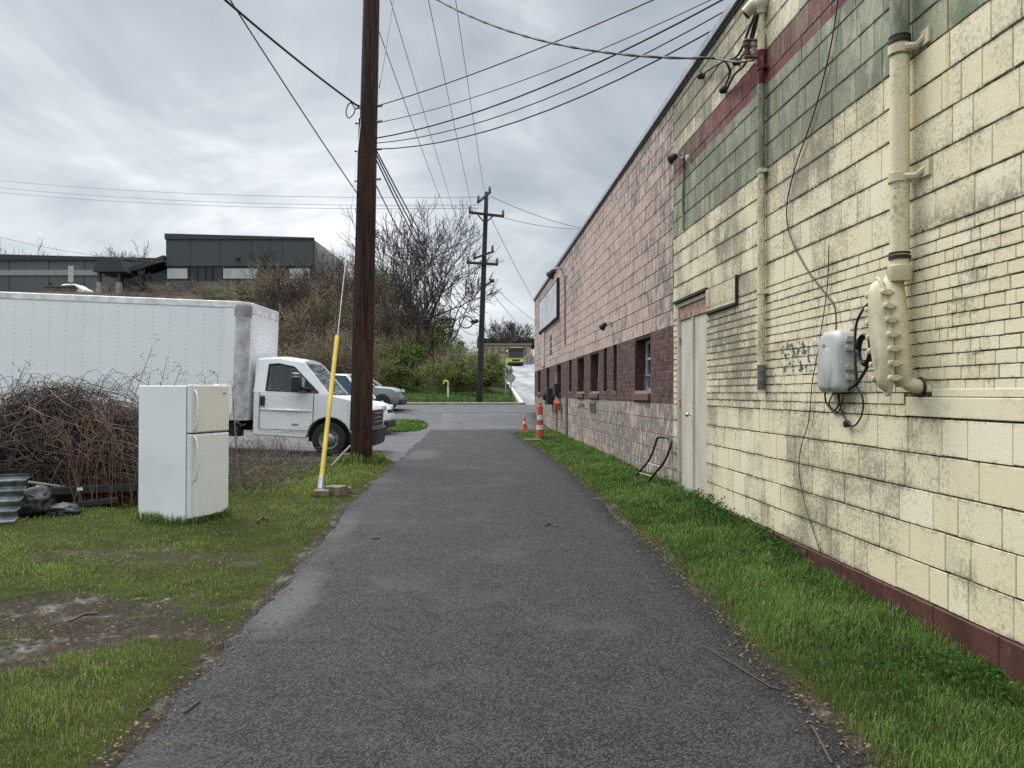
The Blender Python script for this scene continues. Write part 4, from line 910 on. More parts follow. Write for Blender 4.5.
def build_truck():
    P0 = at(327.5, 457, 17.0) + FW * 1.0
    P0.z = gz(P0.x, P0.y) + .0
    T = thing('box_truck', 'white box truck parked nose towards the alley behind the near pole and the fridge', 'truck', P0, (0, R(2.3), R(-2.9)))
    def hw(x, z):
        w = 1.0 - .10 * max(0, (x - .2) / .9) ** 2
        if z > 1.36: w -= .15 * (z - 1.36) / .76
        if z < .6: w -= .03
        return w
    # lower body with the wheel arch cut out
    arc = [(.0 + .50 * math.cos(R(a)), .36 + .50 * math.sin(R(a))) for a in range(172, -1, -14)]
    FS = lambda x: x if x < .5 else .5 + (x - .5) * .8
    prof = [(-1.69, .40), (-.52, .38)] + arc + [(.54, .40), (.86, .44), (.88, .66), (.875, .95), (.82, 1.12), (.70, 1.2), (.38, 1.29), (.0, 1.36), (-1.69, 1.36)]
    m = M(); m.prism(prof, lambda x, z: (x, -hw(x, z), z), lambda x, z: (x, hw(x, z), z)); m.build('cab_body', WHITE, T, local=True, bevel=.03, seg=3, auto=50)
    m = M(); m.prism(arc + [(.5, .3), (-.5, .3)], lambda x, z: (x * .98, -.80, z), lambda x, z: (x * .98, .80, z)); m.build('wheel_housing', SEAM, T, local=True)
    outer = [(-1.69, 1.355), (-1.66, 2.08), (-1.2, 2.12), (-.62, 2.05), (.0, 1.355)]
    inner = [(-1.42, 1.41), (-1.40, 1.98), (-1.18, 2.005), (-.84, 1.945), (-.26, 1.40)]
    for s_ in (-1, 1):
        m = M()
        for i in range(5):
            j = (i + 1) % 5; q = [outer[i], outer[j], inner[j], inner[i]]
            m.add([(x, s_ * hw(x, z), z) for x, z in q] + [(x, s_ * (hw(x, z) - .06), z) for x, z in q], [(0, 1, 2, 3), (7, 6, 5, 4), (0, 4, 5, 1), (1, 5, 6, 2), (2, 6, 7, 3), (3, 7, 4, 0)])
        m.build('door_frame', WHITE, T, local=True, auto=30)
        m = M()
        for i in range(5):
            j = (i + 1) % 5; a, b = Vector((inner[i][0], 0, inner[i][1])), Vector((inner[j][0], 0, inner[j][1])); pa = [Vector((p.x, s_ * (hw(p.x, p.z) + .004), p.z)) for p in (a, b)]
            m.tube(pa, .017, 6)
        m.build('window_seal', TRIM, T, local=True)
        m = M(); m.add([(x, s_ * (hw(x, z) - .03), z) for x, z in inner], [(0, 1, 2, 3, 4)]); m.build('side_window', TGLASS, T, local=True, fixn=False)
        # front quarter black sail of the mirror
        m = M(); m.add([(x, s_ * (hw(x, z) + .006), z) for x, z in ((-.58, 1.40), (-.54, 1.66), (-.26, 1.39))], [(0, 1, 2)]); m.build('mirror_sail', TRIM, T, local=True, fixn=False)
        mr = M(); mr.bb((-.78, s_ * 1.12, 1.40), (-.60, s_ * 1.36, 1.74)); mo = mr.build('mirror', TRIM, T, local=True, bevel=.035)
        mr = M(); mr.tube([(-.45, s_ * .97, 1.46), (-.60, s_ * 1.14, 1.48)], .04, 8); mr.build('mirror_arm', TRIM, mo, local=True)
        # door gaps, handle and small badge
        m = M(); y = s_ * 1.0
        for a, b in (((-1.555, .56), (-1.55, 1.36)), ((-.365, .62), (-.36, 1.36)), ((-1.55, .545), (-.46, .55))):
            m.bb((a[0], y - .004, a[1]), (b[0] + .006, y + .004, b[1] + .004))
        d_ = m.build('door', SEAM, T, local=True)
        m = M(); m.bb((-1.535, y - s_ * .01, 1.06), (-1.43, y + s_ * .028, 1.28)); m.build('door_handle', TRIM, d_, local=True, bevel=.03)
        m = M(); m.bb((-.82, y, .66), (-.68, y + s_ * .008, .695)); m.build('badge', mat('badge_grey', (.25, .27, .28), .4), d_, local=True)
        m = M(); m.tube([(-1.55, y * 1.001, .98), (-.9, y * 1.006, .985), (-.38, y * 1.001, .98)], [.008, .022, .008], 8); m.build('door_crease', WHITE, d_, local=True, smooth=True)
        wheel(T, 0, s_ * .86, .375, .245, s_)
        wheel(T, -3.75, s_ * .80, .375, .48, s_)
        m = M(); m.bb((.67, s_ * .86, .68), (.865, s_ * .972, .80)); m.build('marker_light', AMBER, T, local=True, bevel=.015)
        m = M(); m.bb((.81, s_ * .50, .84), (.892, s_ * .885, 1.03)); m.build('headlight', LAMP, T, local=True, bevel=.02)
        m = M(); m.bb((.66, s_ * .885, .83), (.865, s_ * .935, 1.05)); m.build('grille_side', TRIM, T, local=True, bevel=.02)
    m = M(); m.bb((.85, -.72, .67), (.908, .72, 1.05)); g_ = m.build('grille', TRIM, T, local=True, bevel=.02)
    m = M()
    for z in (.76, .86, .96): m.bb((.908, -.48, z), (.916, .48, z + .03))
    m.build('grille_bar', mat('grille_silver', (.3, .3, .31), .35, .6), g_, local=True)
    bp = [(.62, -.965), (.86, -.955), (.97, -.86), (1.02, -.6), (1.03, 0), (1.02, .6), (.97, .86), (.86, .955), (.62, .965), (.62, .8), (.62, -.8)]
    m = M(); m.prism(bp, lambda x, y: (x - .04, y, .25), lambda x, y: (x, y, .645)); m.build('front_bumper', mat('bumper_black', (.022, .023, .025), .45), T, local=True, bevel=.03, seg=3)
    # roof, back wall, glass, inside
    rg_ = []
    for x, z in ((-1.68, 2.09), (-1.2, 2.125), (-.64, 2.062)):
        w = hw(x, z); rg_.append([(x, w * math.sin(a), z - .03 + (.10 * math.cos(a) if math.cos(a) > 0 else 0)) for a in np.linspace(-PI / 2, PI / 2, 9)] + [(x, w, z - .05), (x, -w, z - .05)])
    m = M(); m.loft(rg_); m.build('roof', WHITE, T, local=True, auto=50)
    m = M(); m.bb((-1.70, -.9, .9), (-1.66, .9, 2.08)); m.build('cab_back', WHITE, T, local=True)
    wsg = [(.0, .97, 1.36), (-.62, .865, 2.05)]
    m = M(); m.add([(x - .02, s_ * (w - .05), z) for (x, w, z) in wsg for s_ in (-1, 1)], [(0, 1, 3, 2)]); m.build('windshield', TGLASS, T, local=True, fixn=False)
    m = M(); m.tube([(.03, -.7, 1.37), (-.05, -.1, 1.42)], .012, 5); m.tube([(.03, .1, 1.37), (-.05, .7, 1.42)], .012, 5); m.bb((-.08, -.92, 1.345), (.06, .92, 1.372)); m.build('wiper', TRIM, T, local=True)
    m = M(); m.bb((-.42, -.9, 1.0), (-.02, .9, 1.36)); m.build('dashboard', TRIM, T, local=True, bevel=.04)
    for s_ in (-1, 1):
        m = M(); m.bb((-1.25, s_ * .25, 1.0), (-.72, s_ * .75, 1.15)); m.box((-1.30, s_ * .5, 1.45), (.16, .5, .75), Matrix.Rotation(-.15, 3, 'Y')); m.bb((-1.44, s_ * .38, 1.82), (-1.34, s_ * .62, 1.99)); m.build('seat', mat('seat_grey', (.09, .09, .095), .9), T, local=True, bevel=.04)
    m = M(); m.tube([(-.55 + .06 * math.cos(a), .5 + .2 * math.sin(a), 1.36 + .19 * math.cos(a)) for a in [2 * PI * i / 18 for i in range(19)]], .017, 6); m.build('steering_wheel', TRIM, T, local=True)
    # cargo box
    bx0, bx1, bw, bz0, bz1 = -8.0, -1.80, 1.2, .73, 3.30
    def plan(g=0., r=.27, n=6):
        P = [(bx0 - g, -bw - g), (bx1 - r, -bw - g)]
        P += [(bx1 - r + (r + g) * math.sin(R(a)), -bw + r - (r + g) * math.cos(R(a))) for a in np.linspace(0, 90, n)[1:]]
        P += [(bx1 - r + (r + g) * math.cos(R(a)), bw - r + (r + g) * math.sin(R(a))) for a in np.linspace(0, 90, n)]
        return P + [(bx0 - g, bw + g)]
    m = M(); m.prism(plan(), lambda x, y: (x, y, bz0), lambda x, y: (x, y, bz1)); m.cur = 1
    for k in range(16):
        x = -2.38 - k * .375
        for z in np.arange(bz0 + .18, bz1 - .16, .095):
            m.add([(x - .010, -bw - .0005, z - .010), (x + .010, -bw - .0005, z - .010), (x + .010, -bw - .0005, z + .010), (x - .010, -bw - .0005, z + .010), (x, -bw - .006, z)], [(0, 1, 4), (1, 2, 4), (2, 3, 4), (3, 0, 4)])
    B = m.build('cargo_box', [BOXW, mat('rivet_grey', (.42, .44, .45), .5)], T, local=True, auto=40)
    m = M(); m.bb((bx0, -bw - .012, bz1 - .13), (bx1 - .27, -bw + .02, bz1 + .02)); m.bb((bx0, bw - .02, bz1 - .13), (bx1 - .27, bw + .012, bz1 + .02)); m.build('top_rail', mat('rail_white', (.74, .74, .73), .35, .1, dirt=(.4, .4, .38)), B, local=True, bevel=.02)
    m = M(); m.bb((bx0, -bw - .014, bz0 - .01), (bx1 - .27, -bw + .02, bz0 + .14)); m.build('bottom_rail', ALU, B, local=True, bevel=.008)
    m = M(); m.bb((bx1 - .48, -bw - .008, bz0 + .15), (bx1 - .275, -bw + .02, bz1 - .132)); m.build('edge_panel', WHITE, B, local=True, bevel=.006)
    for s_ in (-1, 1):
        r = .27; arcp = [(bx1 - r + (r + .008) * math.sin(R(a)), s_ * (bw - r + (r + .008) * math.cos(R(a)))) for a in np.linspace(0, 72, 6)]; arci = [(bx1 - r + (r - .02) * math.sin(R(a)), s_ * (bw - r + (r - .02) * math.cos(R(a)))) for a in np.linspace(72, 0, 6)]
        m = M(); m.prism(arcp + arci, lambda x, y: (x, y, bz0 - .005), lambda x, y: (x, y, bz1 - .30)); m.build('corner_post', ALU, B, local=True, auto=40)
        m = M(); rr_ = []
        for q, z in ((1.0, bz1 - .30), (1.0, bz1 - .08), (.93, bz1 + .0), (.8, bz1 + .03)):
            rr_.append([(bx1 - r + (r * q + .012) * math.sin(R(a)), s_ * (bw - r + (r * q + .012) * math.cos(R(a))), z) for a in np.linspace(-12, 80, 8)] + [(bx1 - r, s_ * (bw - r), z)])
        m.loft(rr_); m.build('corner_cap', mat('cap_grey', (.27, .27, .275), .5, .3, dirt=(.5, .5, .5)), B, local=True, auto=40)
    m = M(); m.bb((bx1 - .2, -bw + .26, bz1 - .22), (bx1 + .014, bw - .26, bz1 + .022)); m.build('front_header', mat('rail_white'  , (.62, .62, .61)), B, local=True, bevel=.02)
    m = M()
    for y in (-.45, .45): m.bb((-7.6, y - .05, .48), (-1.6, y + .05, .70))
    for x in np.arange(-7.4, -2, .55): m.bb((x, -1.1, .64), (x + .08, 1.1, .725))
    m.bb((-2.9, -1.0, .36), (-2.0, -.62, .68)); m.build('chassis', TRIM, T, local=True)
    for x in (-4.25, -3.25): 
        m = M(); m.bb((x - .02, -1.1, .25), (x, -.5, .72)); m.build('mud_flap', TRIM, T, local=True)
    return T
build_truck()

def car(name, label, cat, u, v, d, rotz, paint, L=4.6, W=1.86, H=1.68, hood=1.02, glass=None, ca=-1.25, cb=-1.95):
    """modelled facing +x with the front bumper at x = 0"""
    p = at(u, v, d); p.z = gz(p.x - 1, p.y)
    zf, zb = gz(p.x - .9, p.y + .5), gz(p.x - 3.6, p.y + .5)
    T = thing(name, label, cat, (p.x, p.y, zf + (zf - zb) * .33), (0, math.atan2(zb - zf, 2.7) , rotz))
    hw = W / 2; by = hood - .06
    def ring(x, w, zb_, zm, zt, cr=.06):
        return [(x, -w * .9, zb_), (x, -w, zb_ + .12), (x, -w, zm), (x, -w * .97, zt - cr), (x, -w * .88, zt), (x, 0, zt + .03), (x, w * .88, zt), (x, w * .97, zt - cr), (x, w, zm), (x, w, zb_ + .12), (x, w * .9, zb_), (x, 0, zb_)]
    k = L / 4.6
    sec = [(-.0, hw * .72, .34, .52, .66), (-.05, hw * .82, .28, .55, .80), (-.16, hw * .90, .24, .6, hood - .14), (-.45, hw * .965, .24, .66, hood - .04), (-.9, hw, .24, .68, hood), (-1.35, hw, .24, .7, hood + .05), (-2.4, hw, .24, .7, hood + .06), (-3.6, hw, .24, .72, hood + .09), (-4.25, hw * .97, .26, .72, hood + .10), (-4.55, hw * .9, .34, .7, hood + .02), (-4.6, hw * .85, .4, .66, hood - .15)]
    m = M(); m.loft([ring(x * k, w, a, b, c) for x, w, a, b, c in sec]); body = m.build('body', paint, T, local=True, auto=45)
    gy = hood + .06; tw = hw * .76; bw_ = hw * .95
    A, B_, C_, D_ = ca * k, cb * k, -3.9 * k, -4.4 * k
    m = M(); m.loft([[(B_ - .02, -tw, H - .05), (B_ - .02, -tw * .85, H - .005), (B_ - .02, tw * .85, H - .005), (B_ - .02, tw, H - .05)], [(-2.8 * k, -tw, H - .02), (-2.8 * k, -tw * .85, H + .02), (-2.8 * k, tw * .85, H + .02), (-2.8 * k, tw, H - .02)], [(C_, -tw * .96, H - .06), (C_, -tw * .8, H - .01), (C_, tw * .8, H - .01), (C_, tw * .96, H - .06)]]); m.build('roof', paint, T, local=True, auto=45)
    G = glass or mat('car_glass', (.02, .024, .028), .06)
    m = M(); m.add([(A, -bw_ + .03, gy), (A, bw_ - .03, gy), (B_, tw - .03, H - .06), (B_, -tw + .03, H - .06)], [(0, 1, 2, 3)]); m.build('windshield', G, T, local=True, fixn=False)
    m = M(); m.add([(D_, -bw_ + .03, gy), (D_, bw_ - .03, gy), (C_, tw - .06, H - .07), (C_, -tw + .06, H - .07)], [(0, 1, 2, 3)]); m.build('rear_window', G, T, local=True, fixn=False)
    for s_ in (-1, 1):
        for (x0, x1, x2, x3) in ((A - .08, B_ - .04, -2.68 * k, -2.68 * k), (-2.78 * k, -2.78 * k, C_ + .05, D_ + .1)):
            m = M(); m.add([(x0, s_ * bw_, gy), (x1, s_ * tw, H - .07), (x2, s_ * tw, H - .06), (x3, s_ * bw_, gy)], [(0, 1, 2, 3)]); m.build('side_window', G, T, local=True, fixn=False)
        for (p0, p1) in (((A, bw_, gy), (B_, tw, H - .05)), ((-2.73 * k, bw_ + .004, gy - .02), (-2.73 * k, tw + .004, H - .05)), ((D_, bw_, gy), (C_, tw, H - .06))):
            m = M(); m.tube([(p0[0], s_ * p0[1], p0[2]), (p1[0], s_ * p1[1], p1[2])], .05, 6); m.build('pillar', paint, T, local=True)
        for x in (-.88 * k, -3.62 * k):
            m = M(); m.lathe([(.41, 0), (.41, .012), (.30, .014)], (x, s_ * (hw - .005), .36), 24, (0, s_, 0)); m.build('wheel_arch', TRIM, T, local=True)
            wheel(T, x, s_ * (hw - .09), .345, .22, s_, holes=5)
        m = M(); m.bb((-.42 * k, s_ * (hw * .58), hood - .28), (-.075, s_ * hw * .915, hood - .13)); m.build('headlight', LAMP, T, local=True, bevel=.03)
        m = M(); m.bb((-4.58 * k, s_ * hw * .6, hood - .2), (-4.45 * k, s_ * hw * .93, hood)); m.build('tail_light', RED, T, local=True, bevel=.02)
        m = M(); m.bb((-1.55 * k, s_ * (hw + .0), hood + .06), (-1.4 * k, s_ * (hw + .18), hood + .22)); m.build('mirror', paint, T, local=True, bevel=.03)
    m = M(); m.bb((-.35, -hw * .87, .24), (.03, hw * .87, .52)); m.build('bumper', TRIM, T, local=True, bevel=.06)
    m = M(); m.bb((-.3, -hw * .55, .60), (-.02, hw * .55, .86)); m.build('grille', TRIM, T, local=True, bevel=.02)
    return T
car('parked_van', 'white van with headlights just beyond the box truck nose', 'van', 391, 425, 26.5, R(-4), WHITE, 4.8, 1.85, 2.02, 1.14, mat('blue_glass', (.035, .06, .095), .06), ca=-.72, cb=-1.35)
car('parked_car', 'silver grey sport utility car farthest along the row past the white car', 'car', 404, 414, 37.5, R(-4), mat('slate_paint', (.27, .28, .29), .25, .4, .06), 4.7, 1.88, 1.72, 1.10)
# bus coming down the hill road
def build_bus():
    c0 = at(516, 364, 128); c0.z = gz(c0.x, c0.y) + .01
    T = thing('bus', 'yellow green city bus coming down the hill road', 'bus', c0)
    LIME = mat('lime_paint', (.42, .46, .03), .4); w, h = 1.35, 3.1
    m = M(); m.prism([(-w, .35), (-w, 2.6), (-w + .2, h - .1), (-w + .5, h), (w - .5, h), (w - .2, h - .1), (w, 2.6), (w, .35)], lambda x, z: (x, 0, z), lambda x, z: (x, 12, z)); m.build('bus_body', LIME, T, local=True, bevel=.06)
    m = M(); m.prism([(-w + .1, 1.35), (-w + .1, 2.35), (w - .1, 2.35), (w - .1, 1.35)], lambda x, z: (x, -.02, z), lambda x, z: (x, .05, z)); m.build('windshield', mat('bus_glass', (.03, .04, .055), .08), T, local=True)
    m = M(); m.bb((-w + .05, -.025, 2.36), (w - .05, .05, 3.02)); m.build('destination_panel', TRIM, T, local=True)
    for s_ in (-1, 1):
        m = M(); m.bb((s_ * .75, -.03, .72), (s_ * 1.15, .03, .92)); m.build('headlight', LAMP, T, local=True)
        m = M(); m.bb((s_ * 1.4, -.3, 1.7), (s_ * 1.62, -.1, 2.3)); m.build('mirror', TRIM, T, local=True)
        m = M(); m.bb((s_ * 1.352, .8, 1.4), (s_ * 1.36, 11.5, 2.5)); m.build('side_window', MATS['bus_glass'], T, local=True)
        for y in (2.4, 8.6): wheel(T, s_ * 1.15, y, .48, .3, s_).rotation_euler = (0, 0, R(90) * -1)
    m = M(); m.bb((-w + .05, -.12, .3), (w - .05, .1, .62)); m.build('bumper', TRIM, T, local=True)
    m = M(); m.bb((-.6, -.03, .8), (.6, .02, 1.1)); m.build('bike_rack', TRIM, T, local=True)
build_bus()
# ================================================================ refrigerator
FB = mat('fridge_white', (.77, .795, .81), .35, var=.02, scale=2, dirt=(.62, .63, .62), dscale=1.5, damt=.4)
t = NT('fridge_door_upper'); c = t.mix(t.ss(t.noise(2, 4), .3, .7), (.73, .695, .60), (.76, .725, .64)); FDU = t.out(c, .4)
t = NT('fridge_door_lower'); pz = t.n('ShaderNodeSeparateXYZ'); t.set(pz.inputs[0], t.tc.outputs['Object'])
st_ = t.math('ADD', pz.outputs[2], t.math('MULTIPLY', t.noise(5, 5, .6), .5)); c = t.mix(t.ss(st_, .85, 1.5), (.77, .77, .745), (.75, .72, .64)); FDL = t.out(c, .38)
FHW = mat('handle_white', (.68, .69, .68), .3, var=.03)
near = at(190.5, 523, 8.5); near.z = gz(near.x, near.y) - .03
ph = R(20) + YAW
fv = Vector((math.sin(ph), math.cos(ph), 0)); nv = Vector((math.cos(ph), -math.sin(ph), 0))
fp = near + fv * .305 - nv * .375
T = thing('refrigerator', 'old white top freezer refrigerator standing in the grass, beige upper door', 'refrigerator', fp, (0, R(.4), -ph))
Wd, Dp, Hh = .61, .75, 1.575
m = M(); m.bb((-Dp / 2, -Wd / 2, .03), (Dp / 2 - .075, Wd / 2, Hh - .012)); m.build('cabinet', FB, T, local=True, bevel=.008)
m = M(); m.bb((Dp / 2 - .0745, -Wd / 2 + .006, .05), (Dp / 2 - .061, Wd / 2 - .006, Hh - .02)); m.build('door_gasket', mat('gasket_grey', (.30, .31, .31), .7), T, local=True)
split = 1.03
for nm, z0, z1, mm in (('freezer_door', split + .012, Hh, FDU), ('fridge_door', .09, split - .006, FDL)):
    m = M(); m.bb((Dp / 2 - .06, -Wd / 2, z0), (Dp / 2, Wd / 2, z1)); d_ = m.build(nm, [FHW], T, local=True, bevel=.010, seg=3)
    m = M(); m.bb((Dp / 2 - .004, -Wd / 2 + .045, z0 + .012), (Dp / 2 + .0035, Wd / 2 - .008, z1 - .012)); m.build('door_face', mm, d_, local=True, bevel=.003)
    x0 = Dp / 2; y = -Wd / 2 + .05; m = M()
    a, b = (z0 + .03, z1 - .06) if nm == 'freezer_door' else (z0 + .42, z1 - .02)
    m.tube(smooth_pts([(x0 - .002, y, a), (x0 + .02, y, a + .03), (x0 + .045, y, lerp(a, b, .3)), (x0 + .05, y, lerp(a, b, .6)), (x0 + .03, y, b - .05), (x0 - .002, y, b)]), .013, 8); m.build('handle', FHW, d_, local=True, smooth=True)
m = M(); m.bb((Dp / 2, .19, Hh - .10), (Dp / 2 + .006, .25, Hh - .085)); m.build('nameplate', mat('plate_grey', (.35, .33, .28), .3, .4), T, local=True)
m = M(); m.bb((Dp / 2 - .10, .15, Hh - .012), (Dp / 2 - .01, Wd / 2 - .02, Hh + .012)); m.build('hinge_cover', FHW, T, local=True, bevel=.006)
m = M(); m.bb((Dp / 2 - .07, -Wd / 2 + .01, .01), (Dp / 2 - .03, Wd / 2 - .01, .085)); m.build('toe_grille', mat('toe_grey', (.08, .08, .08), .7), T, local=True)

# ================================================================ bramble heap and rubbish
BRAM = mat('bramble_cane', (.115, .080, .066), .8, var=.45, scale=3); BRAM2 = mat('bramble_dark', (.030, .020, .016), .9, var=.4, scale=3)
TANC = mat('dry_cane', (.15, .085, .05), .8, var=.4, scale=4); TWIG = mat('grey_twig', (.12, .085, .07), .85, var=.35, scale=5)
rg = random.Random(5)
def heap_h(x, y):
    h = max(1.50 * math.exp(-((x + 5.75) / 1.0) ** 4), 1.16 * math.exp(-((x + 7.3) / 1.1) ** 4), 1.22 * math.exp(-((x + 4.85) / .55) ** 4))
    return h * math.exp(-((y - 11.1) / 1.15) ** 4)
HC = Vector((-5.9, 11.0, gz(-5.9, 10.8)))
def arch(m, x, y, dx, dy, h, r, n=8, s=3, drop=.9):
    P = []; z0 = gz(x, y)
    for i in range(n + 1):
        t_ = i / n; P.append((x + dx * t_ + rg.gauss(0, .02), y + dy * t_ + rg.gauss(0, .02), z0 + h * math.sin(PI * t_ ** .8 * drop) + rg.gauss(0, .015)))
    m.tube(P, [r * (1 - .6 * i / n) for i in range(n + 1)], s, cap=False)
def loop_cane(m, x, y, f, r, L, n=11, over=1.0):
    """a cane wandering in arcs inside the heap and bending back where it would leave it"""
    z0 = gz(x, y); p = Vector((x, y, z0 + f * heap_h(x, y))); a = rg.uniform(0, 2 * PI); el = rg.gauss(.2, .6)
    d = Vector((math.cos(a) * math.cos(el), .55 * math.sin(a) * math.cos(el), math.sin(el))).normalized(); ax = Vector((rg.gauss(0, .5), rg.gauss(0, 1), rg.gauss(0, .5))).normalized(); k = rg.uniform(.12, .42) * rg.choice((-1, 1))
    P = [p.copy()]
    for i in range(n):
        d = (Matrix.Rotation(k, 3, ax) @ d + Vector((rg.gauss(0, .06), rg.gauss(0, .06), rg.gauss(0, .06)))).normalized(); q = p + d * (L / n); hh = gz(q.x, q.y) + heap_h(q.x, q.y) * over
        if q.z > hh: d.z = -abs(d.z) * .6 - .05; d.normalize(); q = p + d * (L / n)
        if q.z < gz(q.x, q.y) + .02: d.z = abs(d.z); q = p + d * (L / n)
        if q.y < 9.92: d.y = abs(d.y) * .4; q = p + d * (L / n); q.y = max(q.y, 9.9)
        p = q; P.append(p.copy())
    m.tube(P, [r * (1 - .55 * i / n) for i in range(n + 1)], 3, cap=False)
md, ml = M(), M()
t_ = thing('bramble_heap', 'dark tangled heap of dead brambles left of the refrigerator', 'bramble', HC)
for k in range(2300):
    x = rg.uniform(-8.1, -4.35); y = rg.uniform(10.0, 12.2)
    if heap_h(x, y) < .12: continue
    loop_cane(md, x, y, rg.random() ** .8, rg.uniform(.004, .009), rg.uniform(.6, 1.6))
for k in range(950):
    x = rg.uniform(-8.1, -4.4); y = rg.uniform(9.95, 11.2)
    if heap_h(x, max(y, 10.3)) < .12: continue
    loop_cane(ml, x, y, rg.uniform(.35, 1.0), rg.uniform(.0035, .0075), rg.uniform(.8, 2.0), 12, rg.uniform(1.0, 1.13))
for k in range(95):
    x = rg.uniform(-6.9, -4.8); y = rg.uniform(10.3, 11.2); a = rg.uniform(-.5, .5); arch(ml, x, y, rg.choice((-1, 1)) * rg.uniform(.5, 1.3), rg.gauss(0, .2), heap_h(x, 11) * rg.uniform(.98, 1.16), rg.uniform(.004, .007), 10, drop=rg.uniform(.7, .95))
md.build('inner_tangle', BRAM2, t_, fixn=False)
ml.build('arching_canes', BRAM, t_, fixn=False)
mt = M()
for k in range(85):
    x = rg.gauss(-4.75, .30); y = rg.uniform(9.8, 10.5); h = rg.uniform(.7, 1.35)
    arch(mt, x, y, rg.gauss(-.05, .4), rg.gauss(0, .15), h, rg.uniform(.0035, .007), 8, drop=rg.uniform(.45, .85))
tag(mt.build('dry_cane_clump', TANC, fixn=False), 'tan upright dry canes between the dark bramble heap and the refrigerator', 'dry canes')
mdk = M()
for k in range(6500):
    x = rg.uniform(-8.0, -4.4); y = rg.uniform(10.25, 11.8); h = heap_h(x, y)
    if h < .2: continue
    z = gz(x, y) + rg.random() ** 1.3 * h * .88; p = Vector((x, y, z)); d_ = Vector((rg.gauss(0, 1), rg.gauss(0, 1), rg.gauss(0, .8))).normalized() * rg.uniform(.03, .07); e_ = d_.orthogonal().normalized() * rg.uniform(.015, .035)
    mdk.quad(p - d_, p + e_, p + d_, p - e_)
mdk.build('dark_fill', mat('heap_shade_fill', (.026, .018, .014), .9, var=.5, scale=3), t_, fixn=False)  # dark quads packed inside the heap, adding its inner shade by colour
# dry weeds with seed heads over the heap
def weed(u, v, d, ub, lab, heads=9):
    top = at(u, v, d); b = at(ub, 470, d); b.z = gz(b.x, b.y); m = M()
    P = smooth_pts([b, b.lerp(top, .5) + Vector((0, 0, .12)), top]); m.tube(P, [lerp(.007, .003, i / len(P)) for i in range(len(P))], 4)
    for k in range(heads):
        p = P[len(P) // 2 + int(rg.random() * len(P) / 2)] if k else P[-1]; e_ = p + Vector((rg.gauss(.03, .06), rg.gauss(0, .05), rg.gauss(.05, .05))); m.tube([p, e_], .0022, 3)
        for q in range(4):
            c_ = e_ + Vector((rg.gauss(0, .022), rg.gauss(0, .02), rg.gauss(0, .022))); dd = Vector((rg.gauss(0, 1), rg.gauss(0, 1), rg.gauss(0, 1))).normalized() * .016; oo = dd.orthogonal().normalized() * .006; m.quad(c_ - dd, c_ + oo, c_ + dd, c_ - oo)
    tag(m.build('seed_weed', mat('weed_stalk', (.16, .12, .105), .85, var=.3, scale=6), fixn=False), lab, 'weed', 'dry seed weeds in front of the truck')
for u, v, d, ub, lab in ((152, 348, 10.2, 105, 'tallest dry seed stalk leaning right over the bramble heap'), (133, 377, 10.3, 98, 'short seed stalk right of the heap top'), (181, 368, 10.0, 140, 'dry seed stalk curving over the top of the refrigerator'), (166, 364, 10.4, 138, 'thin upright seed stalk behind the refrigerator'), (150, 372, 10.1, 135, 'low seed stalk at the left top of the refrigerator'), (232, 385, 10.0, 238, 'dry stalk with dark leaves right of the refrigerator top'), (233, 405, 9.9, 241, 'lower dry stalk right of the refrigerator'), (22, 372, 10.5, -20, 'dry stalk rising at the left edge of the picture'), (24, 368, 10.8, -10, 'second dry stalk at the left edge behind the first'), (205, 378, 10.5, 200, 'thin dry stalk above the refrigerator freezer'), (218, 377, 10.6, 208, 'bent dry stalk above the refrigerator hinge side')):
    weed(u, v, d, ub, lab)
mb = M()
for k in range(420):
    x = rg.uniform(-4.1, -2.75); y = rg.uniform(10.6, 15.4); h = rg.uniform(.15, .6) * sstep(-2.6, -3.6, x) + .06
    arch(mb, x, y, rg.gauss(0, .35), rg.gauss(0, .25), h, rg.uniform(.003, .006), 6, drop=rg.uniform(.5, .95))
tag(mb.build('dry_weed_patch', TWIG, fixn=False), 'patch of low brown dead weeds between the refrigerator and the truck cab', 'weeds', kind='stuff')
# rubbish along the foot of the heap
t = NT('corrugated_zinc'); t.bump(t.noise(30, 4), .2, .004); ZINC = t.out(t.mix(t.ss(t.noise(4, 6, .65), .4, .65), (.09, .10, .11), (.24, .26, .275)), .5, .35)
za = hit(-6, 525); m = M(); q = []
O = Vector((za.x - .42, za.y - .02, za.z - .02)); ux = Vector((1, .10, .03)).normalized(); uz = Vector((.10, .35, 1)).normalized(); nn = ux.cross(uz)
for i in range(2):
    row = [];
    for k in range(61): row.append(O + ux * (.62 * i + .0) + uz * (.58 * k / 60) + nn * (.026 * math.sin(k / 60 * 2 * PI * 5)))
    q.append(row)
m.loft([r + [p - nn * .004 for p in reversed(r)] for r in q]); tag(m.build('metal_sheet', ZINC, smooth=True), 'grey corrugated metal sheet propped at the left end of the bramble heap', 'metal sheet')
for (u0, v0, u1, v1, d, w, h, lab) in ((34, 492, 139, 487, 9.62, .12, .10, 'long dark timber lying along the foot of the bramble heap'), (48, 508, 118, 500, 9.5, .10, .07, 'second dark timber lying in front of the long one'), (28, 482, 66, 487, 9.55, .04, .03, 'pale splintered board end above the dark timbers')):
    A, B = at(u0, v0, d), at(u1, v1, d + .15); m = M(); dd = B - A; qn = Vector((1, 0, 0)).rotation_difference(dd.normalized()).to_matrix(); m.box((A + B) / 2, (dd.length, w, h), qn); tag(m.build('timber', DKWOOD if h > .05 else mat('pale_board', (.27, .24, .21), .85), bevel=.01), lab, 'timber', 'old timbers')
